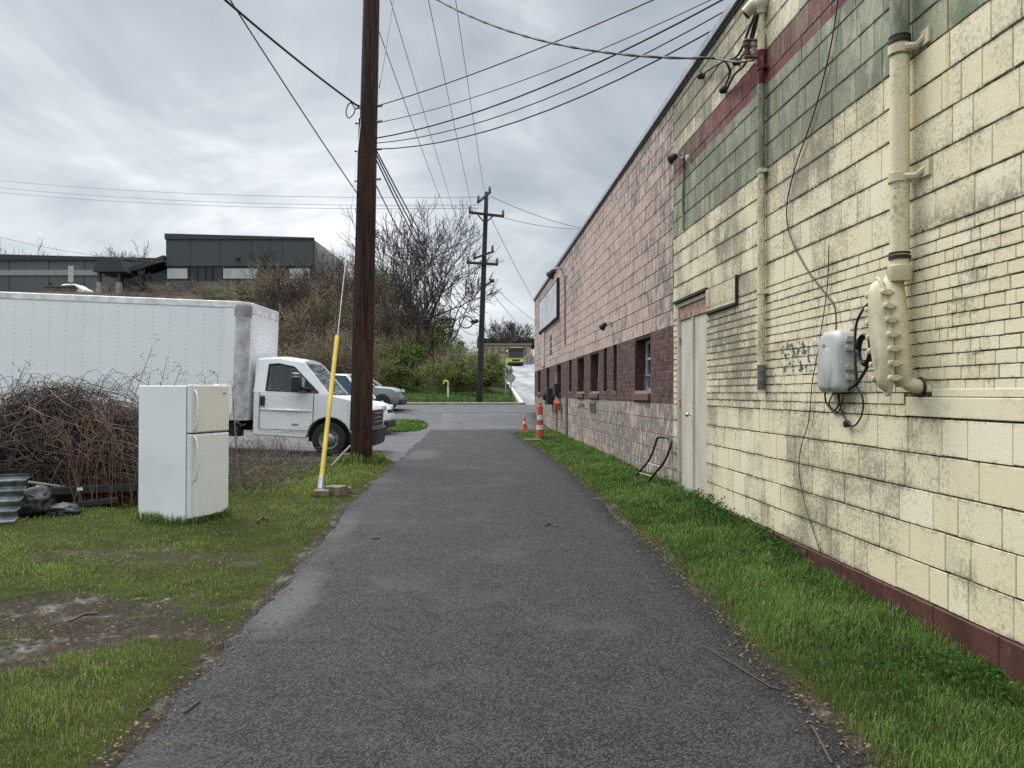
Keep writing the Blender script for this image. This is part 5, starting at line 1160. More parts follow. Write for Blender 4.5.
def lump(c_, s_, seed, cr=.0):
    b = bmesh.new(); bmesh.ops.create_icosphere(b, subdivisions=4, radius=1)
    V = []
    for v in b.verts:
        p = v.co.copy(); k = 1 + .28 * mnoise.noise(p * 1.6 + Vector((seed, 0, 0))) + .12 * mnoise.noise(p * 4.5 + Vector((0, seed, 0))) + .05 * mnoise.noise(p * 11) - cr * .28 * abs(mnoise.noise(p * 2.6 + Vector((seed, 3, 0)))) - cr * .14 * abs(mnoise.noise(p * 6 + Vector((3, seed, 0))))
        V.append((c_[0] + p.x * s_[0] * k, c_[1] + p.y * s_[1] * k, c_[2] + p.z * s_[2] * k))
    b.verts.index_update(); Fs = [tuple(v.index for v in f.verts) for f in b.faces]; b.free(); return V, Fs
p = hit(30, 517); m = M(); m.add(*lump((p.x, p.y + .1, p.z + .15), (.24, .2, .2), 3, .9)); tag(m.build('rubbish_bag', mat('black_plastic', (.014, .014, .017), .5), smooth=True), 'crumpled black plastic bag beside the corrugated sheet', 'bag')
p = hit(58, 516); m = M(); m.add(*lump((p.x, p.y + .1, p.z + .05), (.22, .16, .09), 7, .9)); tag(m.build('rubbish_scrap', mat('dark_scrap', (.022, .022, .026), .6), smooth=True), 'flat grey scrap of plastic right of the black bag', 'scrap')
p = hit(92, 505); m = M(); m.add(*lump((p.x, p.y + .1, p.z + .06), (.26, .12, .10), 9)); tag(m.build('red_cloth', mat('dull_red_cloth', (.10, .022, .018), .9, var=.4), smooth=True), 'dull red rag lying under the timbers', 'cloth')
p = at(80, 489, 9.44); m = M(); m.bb((p.x - .035, p.y - .004, p.z - .018), (p.x + .035, p.y, p.z + .018)); tag(m.build('paper_scrap', mat('paper_white', (.6, .6, .58), .8)), 'small white paper scrap on the dark timber', 'paper')

# ================================================================ traffic markers
OR = mat('traffic_orange', (.50, .085, .03), .6, var=.15, dirt=(.30, .08, .05), dscale=5); REFL = mat('reflective_white', (.62, .60, .58), .4)
p = hit(540, 439.5); T = thing('traffic_post', 'orange and white banded traffic delineator in the grass by the pink wall', 'traffic post', p)
r_ = lambda h: .125 - .05 * h
for k, (h0, h1) in enumerate(((.06, .30), (.30, .44), (.44, .60), (.60, .74), (.74, 1.0))):
    m = M(); m.lathe([(r_(h0), h0), (r_(h1), h1)], p, 18); m.build('white_band' if k % 2 else 'orange_band', REFL if k % 2 else OR, T, auto=40)
m = M(); m.lathe([(.075, 1.0), (.06, 1.03), (.03, 1.035), (.03, 1.07), (.05, 1.08), (.05, 1.10), (.02, 1.11)], p, 14); m.build('grip', OR, T, auto=40)
m = M(); m.lathe([(.21, 0), (.21, .05), (.15, .07), (.12, .075)], p, 8); m.build('base', TRIM, T)
p = hit(524.5, 429.5); T = thing('traffic_cone', 'faded orange traffic cone with a white collar at the end of the grass', 'cone', p)
m = M(); m.bb((p.x - .14, p.y - .14, p.z), (p.x + .14, p.y + .14, p.z + .04)); m.build('base', OR, T, bevel=.02)
m = M(); m.lathe([(.11, .03), (.075, .21)], p, 16); m.lathe([(.055, .31), (.026, .49), (.016, .5)], p, 16); m.build('cone_body', OR, T, auto=40)
m = M(); m.lathe([(.0755, .21), (.0555, .31)], p, 16); m.build('collar', REFL, T, auto=40)
p = hit(533, 441); m = M(); m.box((p.x, p.y, p.z + .03), (.5, .3, .05), Matrix.Rotation(.2, 3, 'Z')); tag(m.build('paving_slab', mat('old_slab', (.13, .125, .115), .9), bevel=.01), 'pale broken slab lying in the grass beside the traffic delineator', 'slab')
# sticks and litter on the asphalt
for (pts, r, lab) in (([(703, 649), (735, 668), (770, 690), (781, 693)], .0055, 'long thin stick lying from the asphalt into the right grass'), ([(812, 730), (822, 748), (832, 768)], .007, 'short stick at the bottom right edge of the asphalt'), ([(184, 716), (200, 704)], .006, 'small dark twig on the asphalt at the lower left edge'), ([(70, 625), (84, 618), (98, 617)], .012, 'dark stick lying in the mud patch'), ([(140, 716), (150, 712), (162, 719)], .007, 'twig with dead leaf at the lower left asphalt edge'), ([(257, 524), (262, 520), (268, 522)], .014, 'small dark stick lying in the grass right of the refrigerator'), ([(545, 528), (550, 526), (557, 529)], .012, 'black scrap of bark on the middle of the asphalt'), ([(372, 541), (380, 540)], .008, 'small dark chip on the asphalt left of the middle')):
    m = M(); m.tube([hit(u, v) + Vector((0, 0, r + .012)) for u, v in pts], r, 5); tag(m.build('stick', mat('bark', (.055, .038, .028), .85) ), lab, 'stick')
# ================================================================ grass
def grass_mat(name, a, b, dry):
    t = NT(name); tn = t.attr('tint'); dr = t.attr('dry')
    c = t.mix(tn, a, b); c = t.mix(dr, c, dry)
    m_ = t.out(c, .75, spec=.08)
    tl = t.n('ShaderNodeBsdfTranslucent'); t.set(tl.inputs[0], c); mx_ = t.n('ShaderNodeMixShader'); mx_.inputs[0].default_value = .3
    t.t.links.new(t.b.outputs[0], mx_.inputs[1]); t.t.links.new(tl.outputs[0], mx_.inputs[2]); t.t.links.new(mx_.outputs[0], t.t.nodes['Material Output'].inputs[0])
    return m_
LAWN = grass_mat('lawn_blades', (.060, .105, .022), (.250, .320, .075), (.22, .18, .09))
VERGE = grass_mat('verge_blades', (.040, .090, .018), (.200, .300, .080), (.24, .20, .10))
def blades(P, h, w, tint, dry, lean=.5):
    n = len(P); a = nrg.uniform(0, 2 * np.pi, n); d = np.stack([np.cos(a), np.sin(a), np.zeros(n)], 1); s = np.stack([-np.sin(a), np.cos(a), np.zeros(n)], 1)
    ln = (h * nrg.uniform(.15, 1.0, n) * lean)[:, None]; h_ = h[:, None]; w_ = w[:, None]; z = np.array([[0, 0, 1.]])
    V = np.stack([P - s * w_, P + s * w_, P - s * w_ * .8 + d * ln * .35 + z * h_ * .6, P + s * w_ * .8 + d * ln * .35 + z * h_ * .6, P + d * ln + z * h_ * nrg.uniform(.75, 1, n)[:, None]], 1).reshape(-1, 3)
    i = np.arange(n)[:, None] * 5
    return V, [i + np.array([[2, 3, 4]]), i + np.array([[0, 1, 3, 2]])], np.repeat(tint, 5), np.repeat(dry, 5)
def zone(n, x0, x1, y0, y1, dens, keep):
    """dens(y) relative density; keep(x, y, r) decides"""
    o = []
    for _ in range(n):
        y = y0 + (y1 - y0) * rg.random() ** dens; x = rg.uniform(x0(y), x1(y))
        if keep(x, y): o.append((x, y))
    return np.array(o)
def soil_z(x, y):
    z = gz(x, y)
    if y < 17: z += .018 * mnoise.noise(Vector((x * 1.3, y * 1.3, 5))) + .012 * mnoise.noise(Vector((x * 5, y * 5, 5))) - .03 * mud(x, y) * (1 if x < -1.7 else .4)
    return z - .005
def tuft(x, y, f): return mnoise.noise(Vector((x * f, y * f, 2)))
def make_grass(name, label, pts, m_, hb, wb, cat='grass', dryb=0.0):
    X, Y = pts[:, 0], pts[:, 1]; n = len(pts)
    Z = np.array([soil_z(x, y) for x, y in pts]); tf = np.array([tuft(x, y, 1.1) * .6 + tuft(x, y, 4) * .5 for x, y in pts]); ed = np.array([min(abs(x - edge_l(y)), abs(x - edge_r(y))) if y < 29 else 1 for x, y in pts])
    dist = np.hypot(X, Y)
    h = hb(X, Y) * nrg.uniform(.55, 1.25, n) * np.clip(1 + 1.0 * tf, .25, 2.2) * np.clip(.45 + ed * 2.2, .45, 1); w = wb * nrg.uniform(.7, 1.3, n) * np.clip(dist / 6, .8, 3.2)
    dry = np.where(nrg.random(n) < dryb + .5 * np.clip(.22 - ed, 0, .22) / .22, nrg.uniform(.5, 1, n), 0) 
    tint = np.clip(.45 + .75 * tf + nrg.normal(0, .25, n), 0, 1)
    V, F, T, D = blades(np.stack([X, Y, Z], 1), h, w, tint, dry)
    c_ = (float(X.mean()), float(Y.mean()), 0)
    return tag(np_mesh(name, V, F, m_, loc=c_, attrs={'tint': T, 'dry': D}), label, cat, kind='stuff')
FR = T.matrix_world if False else None
def in_fridge(x, y):
    q = Vector((x, y, 0)) - fp; return abs(q.dot(nv)) < Dp / 2 and abs(q.dot(fv)) < Wd / 2
def keep_l(x, y):
    if x > edge_l(y) - .01 or y > lot_edge(x): return False
    m_ = mud(x, y); e_ = edge_l(y) - x
    if rg.random() < (m_ if e_ > .25 else m_ * .85) * .97: return False
    if in_fridge(x, y) or (x < -4.6 and y > 9.9 and rg.random() < .85): return False
    return rg.random() < .80 + .8 * tuft(x, y, 2.2) + .5 * tuft(x, y, 6)
xl = lambda y: -1.7 - y * .62 - .5
pl = zone(150000, xl, lambda y: -1.38, 2.7, 16.1, 1.35, keep_l)
make_grass('lawn_grass', 'short patchy green lawn on the left around the refrigerator and the mud', pl, LAWN, lambda X, Y: np.where(Y > 10.5, .07, .034) + np.where(Y < 4.0, .008, 0), .0030, dryb=.19)
def keep_r(x, y):
    if x < edge_r(y) + .0 or x > FX - .03: return False
    m_ = mud(x, y)
    return rg.random() > m_ * .8 and rg.random() < .8 + .4 * tuft(x, y, 2.5)
pr = zone(120000, lambda y: 1.4 if y < 26 else 1.5, lambda y: FX - .03, 2.4, 28.6, 1.8, keep_r)
make_grass('verge_grass', 'lush green grass strip between the alley and the warehouse wall', pr, VERGE, lambda X, Y: .06 + .05 * np.clip((X - 1.9) / 1.0, 0, 1), .0032, dryb=.05)
def keep_i(x, y): return island(x, y) < 1.0
pi_ = zone(9000, lambda y: -3.8, lambda y: -1.5, 27.3, 33, 1, keep_i)
make_grass('island_grass', 'small green grass island on the asphalt in front of the parked cars', pi_, VERGE, lambda X, Y: .13 + 0 * X, .004)
# tall tufts against the refrigerator and the pole
def fringe(n, f): return np.array([f() for _ in range(n)])
def fr_pt():
    s = rg.random(); e_ = rg.uniform(.0, .07)
    p = fp + (fv * (-Wd / 2 - e_) + nv * rg.uniform(-Dp / 2, Dp / 2) if s < .55 else nv * (Dp / 2 + e_) + fv * rg.uniform(-Wd / 2, Wd / 2)); return (p.x, p.y)
pf = fringe(420, fr_pt); make_grass('tall_grass', 'longer grass growing round the foot of the refrigerator', pf, LAWN, lambda X, Y: .13 + 0 * X, .003)
def pole_pt():
    a = rg.uniform(0, 2 * PI); r = .22 + abs(rg.gauss(0, .16)); return (pb.x + r * math.cos(a) * 1.2, pb.y + r * math.sin(a) * .8)
make_grass('tall_grass', 'taller grass tufts round the foot of the near pole', fringe(900, pole_pt), LAWN, lambda X, Y: .2 + 0 * X, .004)
# broad leaved weeds along the wall
def leaf_cloud(P, size, up=.6):
    n = len(P); nrm = nrg.normal(0, 1, (n, 3)); nrm[:, 2] = np.abs(nrm[:, 2]) + up; nrm /= np.linalg.norm(nrm, axis=1)[:, None]
    a = nrg.normal(0, 1, (n, 3)); a -= nrm * (a * nrm).sum(1)[:, None]; a /= np.linalg.norm(a, axis=1)[:, None]; b = np.cross(nrm, a); s = (size * nrg.uniform(.55, 1.3, n))[:, None]
    V = np.stack([P - a * s, P + b * s * .55, P + a * s, P - b * s * .55], 1).reshape(-1, 3); return V, np.arange(n * 4).reshape(n, 4)
wp = []
for _ in range(15000):
    y = 2.6 + 8.6 * rg.random() ** 1.5; q = abs(rg.gauss(0, .20)) if rg.random() < .8 else rg.random() * .8; x = FX - .04 - q
    if x < 1.95 or mnoise.noise(Vector((x * 1.5, y * 1.1, 7))) < -.05 + q * .35: continue
    wp.append((x, y, soil_z(x, y) + rg.random() ** .7 * (.17 - .12 * min(1, q / .7)) * (1 + .9 * mnoise.noise(Vector((x * 4, y * 4, 1))))))
wp = np.array(wp); Vw, Fw = leaf_cloud(wp, .017)
CLOVER = grass_mat('weed_leaves', (.022, .062, .014), (.06, .125, .028), (.2, .17, .08))
tag(np_mesh('broadleaf_weeds', Vw, [Fw], CLOVER, loc=(2.6, 6, 0), attrs={'tint': np.repeat(nrg.random(len(wp)), 4), 'dry': np.zeros(len(wp) * 4)}), 'dark broad leaved weeds crowding the maroon wall base', 'weeds', kind='stuff')
# dead leaves and thatch scattered along the edges
dl = []
for _ in range(9000):
    y = 2.6 + 12 * rg.random() ** 1.7; s_ = rg.random()
    if s_ < .13: x = edge_r(y) + rg.gauss(0, .07)
    elif s_ < .20: x = edge_l(y) + rg.gauss(-.02, .08)
    else: x = rg.uniform(-4.5, -1.6); 
    if s_ >= .20 and (y > 9 or mud(x, y) < .3 or tuft(x, y, 3) < -.05): continue
    dl.append((x, y, max(gz(x, y) + .016, soil_z(x, y) + .012)))
dl = np.array(dl); Vd, Fd = leaf_cloud(dl, .013, 3)
t = NT('dead_leaf_litter'); LIT = t.out(t.mix(t.attr('tint'), (.035, .022, .015), (.20, .14, .085)), .9, spec=.1)
tag(np_mesh('leaf_litter', Vd, [Fd], LIT, loc=(0, 6, 0), attrs={'tint': np.repeat(nrg.random(len(dl)), 4)}), 'brown dead leaf crumbs along both edges of the asphalt and in the mud', 'leaf litter', kind='stuff')

# ================================================================ trees and shrubs
def grow(m, p, d, L, r, lvl, rg, wig=.22, up=.12, kids=(2, 4), n=4, ratio=.68, sides=4, spread=.75, minr=.004):
    P = [p.copy()]; q = d.normalized(); Rr = [r]; side = []
    for i in range(n):
        q = (q + Vector((rg.gauss(0, wig), rg.gauss(0, wig), rg.gauss(0, wig) + up))).normalized(); P.append(P[-1] + q * (L / n)); Rr.append(max(minr, r * (1 - .5 * (i + 1) / n))); side.append((P[-1], q.copy(), Rr[-1]))
    m.tube(P, Rr, sides if r > .03 else 3, cap=False)
    if lvl <= 0: return
    for k in range(rg.randint(*kids)):
        sp, sq, sr = side[rg.randint(1, n - 1)] if k else side[-1]
        ax = sq.orthogonal().normalized(); ax = Matrix.Rotation(rg.uniform(0, 2 * PI), 3, sq) @ ax; nd = (sq + ax * rg.uniform(.35, 1.0) * spread * (1 if k else .45)).normalized()
        grow(m, sp, nd, L * ratio * rg.uniform(.75, 1.15), max(minr, sr * rg.uniform(.6, .82)), lvl - 1, rg, wig, up, kids, n, ratio, sides, spread, minr)
BARK = mat('tree_bark', (.045, .036, .032), .9, var=.35, scale=4); TWB = mat('tree_twig', (.050, .040, .036), .9, var=.3, scale=3)
def bare_tree(name, label, base, H, stems, r0, lvl, seed, width=.55, group=None, minr=.010, ratio=.70, kids=(3, 4)):
    rg_ = random.Random(seed); T = thing(name, label, 'tree', base, group=group)
    mt, mc = M(), M()
    for k in range(stems):
        a = 2 * PI * k / stems + rg_.uniform(-.4, .4); lean = width * rg_.uniform(.5, 1.2) if stems > 1 else .05
        d = Vector((math.cos(a) * lean, math.sin(a) * lean, 1)).normalized(); P = [base + Vector((0, 0, -.3))]; q = d
        Ls = H * .34 * rg_.uniform(.85, 1.15)
        for i in range(4): q = (q + Vector((rg_.gauss(0, .08), rg_.gauss(0, .08), .05))).normalized(); P.append(P[-1] + q * Ls / 4)
        rs = [r0 * (1 - .13 * i) for i in range(5)]; mt.tube(P, rs, 7)
        for j in range(4):
            sp = P[-1] if j < 2 else P[3]; ax = Matrix.Rotation(rg_.uniform(0, 2 * PI), 3, q) @ q.orthogonal().normalized()
            grow(mc, sp, (q + ax * rg_.uniform(.25, .75)).normalized(), H * .27, r0 * .42, lvl, rg_, .16, .06, kids, 4, ratio, 4, .85, minr)
    mt.build('trunk', BARK, T, fixn=False, smooth=True); mc.build('crown', TWB, T, fixn=False)
    return T
b = hit(425, 345); b = at(418, 0, 60); b.z = gz(b.x, b.y)
bare_tree('bare_tree', 'large bare many stemmed tree on the bank right of the near pole', b, 11.6, 5, .27, 4, 4, .50, minr=.018, ratio=.72, kids=(3, 3))
b = at(432, 0, 57); b.z = gz(b.x, b.y)
bare_tree('bare_tree', 'bare tree with crooked branches reaching towards the far pole', b, 8.8, 3, .22, 4, 12, .6, minr=.017, ratio=.72, kids=(3, 3))
b = at(392, 0, 64); b.z = gz(b.x, b.y)
bare_tree('bare_tree', 'slender bare tree half hidden behind the near pole', b, 10.0, 2, .15, 3, 21, .4, minr=.013, kids=(2, 3))
for (u, d, top, seed, lab) in ((115, 108, 232, 31, 'small bare tree showing above the low dark building'), (6, 108, 230, 33, 'small bare tree at the left edge above the low dark building'), (270, 66, 240, 35, 'thin bare sapling in front of the tall dark building'), (306, 66, 262, 37, 'thin bare sapling at the right corner of the tall dark building'), (140, 70, 262, 39, 'low bare tree beside the canopy posts')):
    b = at(u, 0, d); b.z = gz(b.x, b.y) if d < 90 else 11.6
    H = (CAMZ + (393 - top) / FPX * d) - b.z
    bare_tree('bare_tree', lab, b, H, 1 if d < 90 else 2, .09 if d < 90 else .14, 3, seed, .4, minr=.014 if d < 90 else .02)
# slender saplings standing up through the thicket
sap = None
for k, (u, d, h) in enumerate(((284, 52, 78), (300, 57, 60), (318, 50, 85), (331, 60, 62), (346, 56, 74), (272, 58, 52), (398, 55, 76), (411, 58, 60), (309, 62, 60), (338, 66, 52))):
    b = at(u, 0, d); b.z = gz(b.x, b.y); H = h / FPX * d
    if k < 3: o = bare_tree('sapling', 'slender bare sapling rising through the thicket on the bank', b, H, 2, .05, 3, 90 + k, .35, group='saplings in the thicket', minr=.011); o['category'] = 'sapling'; sap = (sap or []) + [(o, H)]
    else: dup(sap[k % 3][0], b, k * 1.3, H / sap[k % 3][1])
# far trees behind the hill road
for k, (u, d, H) in enumerate(((497, 210, 9), (503, 205, 13), (509, 220, 14), (516, 215, 12), (522, 225, 13), (528, 215, 9))):
    b = at(u, 0, d); b.z = gz(b.x, b.y) + 2.5
    bare_tree('far_tree', 'bare tree on the skyline behind the tan building', b, H, 2, .22, 3, 50 + k, .5, group='bare trees on the far skyline', minr=.05)
# shrubs: prototypes, then copies over the bank
BROWNT = mat('shrub_twig_tan', (.21, .165, .105), .9, var=.35, scale=1.5); BROWND = mat('shrub_twig_dark', (.105, .080, .062), .9, var=.35, scale=1.5)
t = NT('shrub_leaf'); tn = t.attr('tint'); oi = t.n('ShaderNodeObjectInfo'); 
c = t.mix(tn, (.035, .07, .012), (.14, .20, .035)); c = t.mix(t.math('MULTIPLY', oi.outputs['Random'], .45), c, (.10, .12, .03)); LEAF = t.out(c, .7, spec=.1)
t = NT('bud_leaf'); tn = t.attr('tint'); BUD = t.out(t.mix(tn, (.11, .085, .05), (.24, .19, .105)), .8)
t = NT('spring_leaf'); tn = t.attr('tint'); SPR = t.out(t.mix(tn, (.07, .115, .02), (.20, .26, .055)), .8, spec=.1)
def shrub(name, label, cat, stems, L, lvl, seed, tw, leaf=None, nleaf=0, lsize=.05, spread=.9, rad=1.3, H=2.4, group=None):
    rg_ = random.Random(seed); T = thing(name, label, cat, (0, 0, -50), group=group); m = M()
    for k in range(stems):
        a = rg_.uniform(0, 2 * PI); q = rg_.uniform(.05, .8); p = Vector((rg_.gauss(0, .18), rg_.gauss(0, .18), -.2))
        grow(m, p, Vector((math.cos(a) * q, math.sin(a) * q, 1)), L * rg_.uniform(.7, 1.1), .022, lvl, rg_, .14, .05, (3, 4), 3, .62, 3, spread, .007)
    m.build('branches', tw, T, local=True, fixn=False)
    if leaf:
        P = []
        cl_ = [(Vector((rg_.gauss(0, rad * .5), rg_.gauss(0, rad * .5), rg_.uniform(.15, .95) * H)), rg_.uniform(.25, .55) * rad * .8) for _ in range(26)]
        while len(P) < nleaf:
            c_, r_ = rg_.choice(cl_); v = Vector((rg_.gauss(0, 1), rg_.gauss(0, 1), rg_.gauss(0, .8))); v = v.normalized() * r_ * rg_.random() ** .4; p = c_ + v
            if p.z > .02: P.append(p)
        P = np.array(P); Vl, Fl = leaf_cloud(P, lsize, .3)
        np_mesh('foliage', Vl, [Fl], leaf, attrs={'tint': np.repeat(np.clip(nrg.normal(.5, .28, len(P)), 0, 1), 4)}, parent=T)
    return T
protos = {
 'tan': [shrub('leafless_shrub', None, 'shrub', 16, 1.5, 3, 61, BROWNT, BUD, 1500, .035, .8, 1.4, 2.7), shrub('leafless_shrub', None, 'shrub', 13, 1.7, 3, 62, BROWNT, BUD, 1200, .035, .7, 1.3, 2.9)],
 'dark': [shrub('leafless_shrub', None, 'shrub', 14, 1.5, 3, 63, BROWND, None), shrub('leafless_shrub', None, 'shrub', 12, 1.4, 3, 64, BROWND, BUD, 500, .03, .9, 1.2, 2.2)],
 'green': [shrub('green_shrub', None, 'shrub', 9, 1.2, 2, 65, BROWND, LEAF, 5200, .07, .9, 1.5, 2.3), shrub('green_shrub', None, 'shrub', 9, 1.3, 2, 66, BROWND, LEAF, 4600, .07, .9, 1.35, 2.6)],
 'spring': [shrub('budding_shrub', None, 'shrub', 14, 1.5, 3, 67, BROWNT, SPR, 1900, .045, .8, 1.35, 2.6)]}
used = set()
CATN = {'tan': 'tan leafless shrub', 'dark': 'dark leafless shrub', 'green': 'dense green shrub', 'spring': 'yellow green budding shrub'}
def plant(kind, u, d, hpx, where, wide=1.0, sink=0.0, vtop=None):
    pr_ = protos[kind]; i = len(used) % len(pr_); p = at(u, 0, d); p.z = gz(p.x, p.y) - sink
    vb = 393 - (p.z - CAMZ) / FPX * d
    if vtop is not None: hpx = min(hpx, vb - vtop)
    if hpx < 9: return None
    s = hpx / FPX * d / 3.4; lab = CATN[kind] + ' ' + where; grp = kind + ' shrubs ' + where
    key = (kind, i); root = pr_[i]
    if ('first', kind, i) not in used and False: pass
    o = dup(root, p, rg.uniform(0, 6.28), (s * wide, s * wide, s), lab, grp); o['category'] = 'shrub'; used.add((u, d)); return o
rg = random.Random(77)
# brown thicket on the bank between the truck roof and the near pole
for k in range(36):
    u = rg.uniform(276, 352); d = rg.uniform(46, 60); plant('tan' if rg.random() < .5 else 'dark', u, d, rg.uniform(42, 66), 'on the bank between the truck box and the near pole', 1.15, 0, rg.uniform(286, 312) if u < 318 else rg.uniform(284, 304))
for k in range(12):
    u = rg.uniform(322, 392); d = rg.uniform(46.5, 52); plant('spring' if k % 2 else 'green', u, d, rg.uniform(26, 44), 'low on the bank behind the near pole', 1.1)
for k in range(17):
    u = rg.uniform(352, 428); d = rg.uniform(54, 66); plant(rg.choice(['tan', 'dark', 'spring', 'tan']), u, d, rg.uniform(38, 60), 'below the bare trees on the bank', 1.1)
for k in range(15):
    u = rg.uniform(447, 496); d = rg.uniform(48.5, 60) if u < 478 else rg.uniform(52, 66); plant('green' if rg.random() < .8 else 'spring', u, d, rg.uniform(32, 50) * (.8 if d > 56 else 1), 'round the foot of the far pole', 1.2)
for k in range(13):
    u = rg.uniform(374, 436); plant('spring' if k % 3 else 'green', u, rg.uniform(47.5, 57), rg.uniform(24, 42), 'on the bank right of the near pole', 1.2)
for k in range(10):
    u = rg.uniform(415, 472); d = rg.uniform(56, 66); plant('green' if k % 3 else 'spring', u, d, rg.uniform(30, 48), 'high on the bank left of the far pole', 1.2)
for (u, d, h, kd) in ((212, 64, 17, 'spring'), (228, 65, 18, 'spring'), (243, 64, 16, 'green'), (203, 66, 14, 'spring'), (256, 64, 18, 'spring')):
    plant(kd, u, d, h, 'in front of the tall dark building', 1.3)
for k in range(22):
    u = rg.uniform(100, 262); plant('dark' if rg.random() < .7 else 'tan', u, rg.uniform(62, 70), rg.uniform(9, 13) if u < 190 else rg.uniform(10, 17), 'along the bank top above the truck roof', 1.8)
for k in range(9):
    u = rg.uniform(322, 352); plant('tan', u, rg.uniform(64, 70), rg.uniform(12, 20), 'on the skyline right of the tall dark building')
for r_ in sum(protos.values(), []):          # the patterns themselves stand in the thicket too
    p = at(rg.uniform(270, 350), 0, rg.uniform(58, 66)); p.z = gz(p.x, p.y); r_.location = p; r_.scale = (.55, .55, .35); kd = [k for k, v in protos.items() if r_ in v][0]; r_['label'] = CATN[kd] + ' deep in the thicket behind the truck'; r_['group'] = kd + ' shrubs deep in the thicket'
# ground cover at the foot of the bank
gp = []
for _ in range(30000):
    x = rg.uniform(-16, 2.5); y = rg.uniform(43.9, 49.5); n_ = mnoise.noise(Vector((x * .5, y * .7, 3)))
    if n_ < -.2 or rg.random() < (y - 44.5) / 6: continue
    gp.append((x, y, gz(x, y) + rg.random() * .28 * (1 + n_)))
gp = np.array(gp); Vg, Fg = leaf_cloud(gp, .055, .7)
GC = grass_mat('groundcover_leaves', (.035, .085, .014), (.10, .18, .035), (.1, .08, .04))
tag(np_mesh('ground_cover', Vg, [Fg], GC, loc=(-6, 46, 0), attrs={'tint': np.repeat(nrg.random(len(gp)), 4), 'dry': np.zeros(len(gp) * 4)}), 'low bright green ground cover at the foot of the bank beyond the street', 'ground cover', kind='stuff')
# rocks breaking through the bank
ROCK = mat('grey_rock', (.10, .095, .092), .9, var=.35, scale=2, bump=.5)
for k, (u, v, s, lab) in enumerate(((447, 368, .55, 'grey rock on the bare slope left of the far pole'), (438, 362, .7, 'largest grey rock high on the bare slope'), (463, 378, .4, 'small pale rock low on the bare slope'), (470, 384, .38, 'pale rock right beside the far pole foot'), (428, 355, .6, 'dark rock under the shrubs on the slope'))):
    p = hit(u, v); m = M(); m.add(*lump((p.x, p.y, p.z), (s, s * .7, s * .55), k * 3.3)); tag(m.build('rock', ROCK), lab, 'rock')
# ================================================================ buildings and signs beyond the street
def far_thing(name, label, cat, d, u0=512, v0=393):
    p = at(u0, v0, d); return thing(name, label, cat, p, (0, 0, -YAW))
def cam_m(d, dd=0):
    """metres in a frame parallel to the picture at depth d"""
    return lambda u, v, k=0.0: Vector(((u - 512) / FPX * d, k, (393 - v) / FPX * d))
CLAD = mat('dark_cladding', (.050, .058, .058), .55, var=.08, scale=.3); CLAD2 = mat('mid_cladding', (.085, .092, .094), .55, var=.1, scale=.4)
WPAN = mat('white_panel', (.42, .43, .43), .5); BG = mat('building_glass', (.028, .033, .038), .1); SEAML = mat('cladding_seam', (.028, .032, .033), .6)
D = 80.0; q = cam_m(D)
B = far_thing('dark_building', 'tall dark grey clad building block on the bank with white window panels', 'building', D)
def slab(parent, nm, mm, u0, v0, u1, v1, y0, y1, bev=0):
    a, b = q(u0, v0), q(u1, v1); m = M(); m.bb((a.x, y0, b.z), (b.x, y1, a.z)); return m.build(nm, mm, parent, local=True, bevel=bev)
def sloped(parent, nm, mm, u0, va, u1, vb, v1, y0, y1):
    A, Bq, C_, E_ = q(u0, va), q(u1, vb), q(u1, v1), q(u0, v1); m = M(); m.prism([(A.x, A.z), (Bq.x, Bq.z), (C_.x, C_.z), (E_.x, E_.z)], lambda x, z: (x, y0, z), lambda x, z: (x, y1, z)); return m.build(nm, mm, parent, local=True)
w_ = sloped(B, 'upper_wall', CLAD, 166, 235, 313, 239, 266, 0, 14)
for u in (190, 220, 251, 282): slab(w_, 'seam', SEAML, u, 237.5, u + .5, 266, -.03, .05)
slab(B, 'roof_edge', SEAML, 165, 233.6, 200, 235.6, -.1, 14.1) if False else sloped(B, 'roof_edge', SEAML, 165, 233.6, 314, 237.6, 239.4, -.12, .2)
slab(B, 'window_band', BG, 166, 266, 313, 281, .25, 13.8)
for (a, b_, mm, nm) in ((167, 187, WPAN, 'white_panel'), (223, 257, WPAN, 'white_panel'), (289, 309, WPAN, 'white_panel')): slab(B, nm, mm, a, 268.5, b_, 278.5, .05, .24)
for u in (188, 196, 204, 211, 221, 258, 266, 274, 281, 288): slab(B, 'mullion', SEAML, u, 266.5, u + .9, 280, .1, .26)
slab(B, 'lower_wall', CLAD2, 166, 281, 313, 312, 0, 14)
m = M(); A = q(313.3, 239); m.prism([(A.x, A.z), (q(316, 0).x, q(0, 247).z), (q(326, 0).x, q(0, 312).z), (A.x, q(0, 312).z)], lambda x, z: (x, .3, z), lambda x, z: (x, 13.9, z)); m.build('raked_side_wall', mat('grey_brown_wall', (.15, .14, .125), .8), B, local=True)
slab(B, 'wall_light', SEAML, 236, 257.5, 240, 259.5, -.35, .0)
L_ = far_thing('dark_building', 'long low dark grey building with one pale stripe at the left', 'building', D)
sloped(L_, 'front_wall', CLAD2, -90, 249, 165.5, 255, 312, 3, 20)
sloped(L_, 'roof_edge', SEAML, -90, 247.6, 165.5, 253.8, 255.2, 2.8, 3.2)
slab(L_, 'pale_stripe', mat('stripe_grey', (.24, .25, .255), .6), -90, 265.5, 104, 271, 2.9, 2.998)
for u in (-10, 31, 68): slab(L_, 'seam', SEAML, u, 253, u + .5, 312, 2.96, 3.0)
slab(L_, 'wall_light', SEAML, 32, 279, 34, 282, 2.7, 3.0)
Cn = far_thing('entrance_canopy', 'dark entrance canopy on stone posts before the dark building', 'canopy', D)
m = M()
a, b_ = q(103, 0), q(134, 0); zt, zb = q(0, 263).z, q(0, 274.5).z
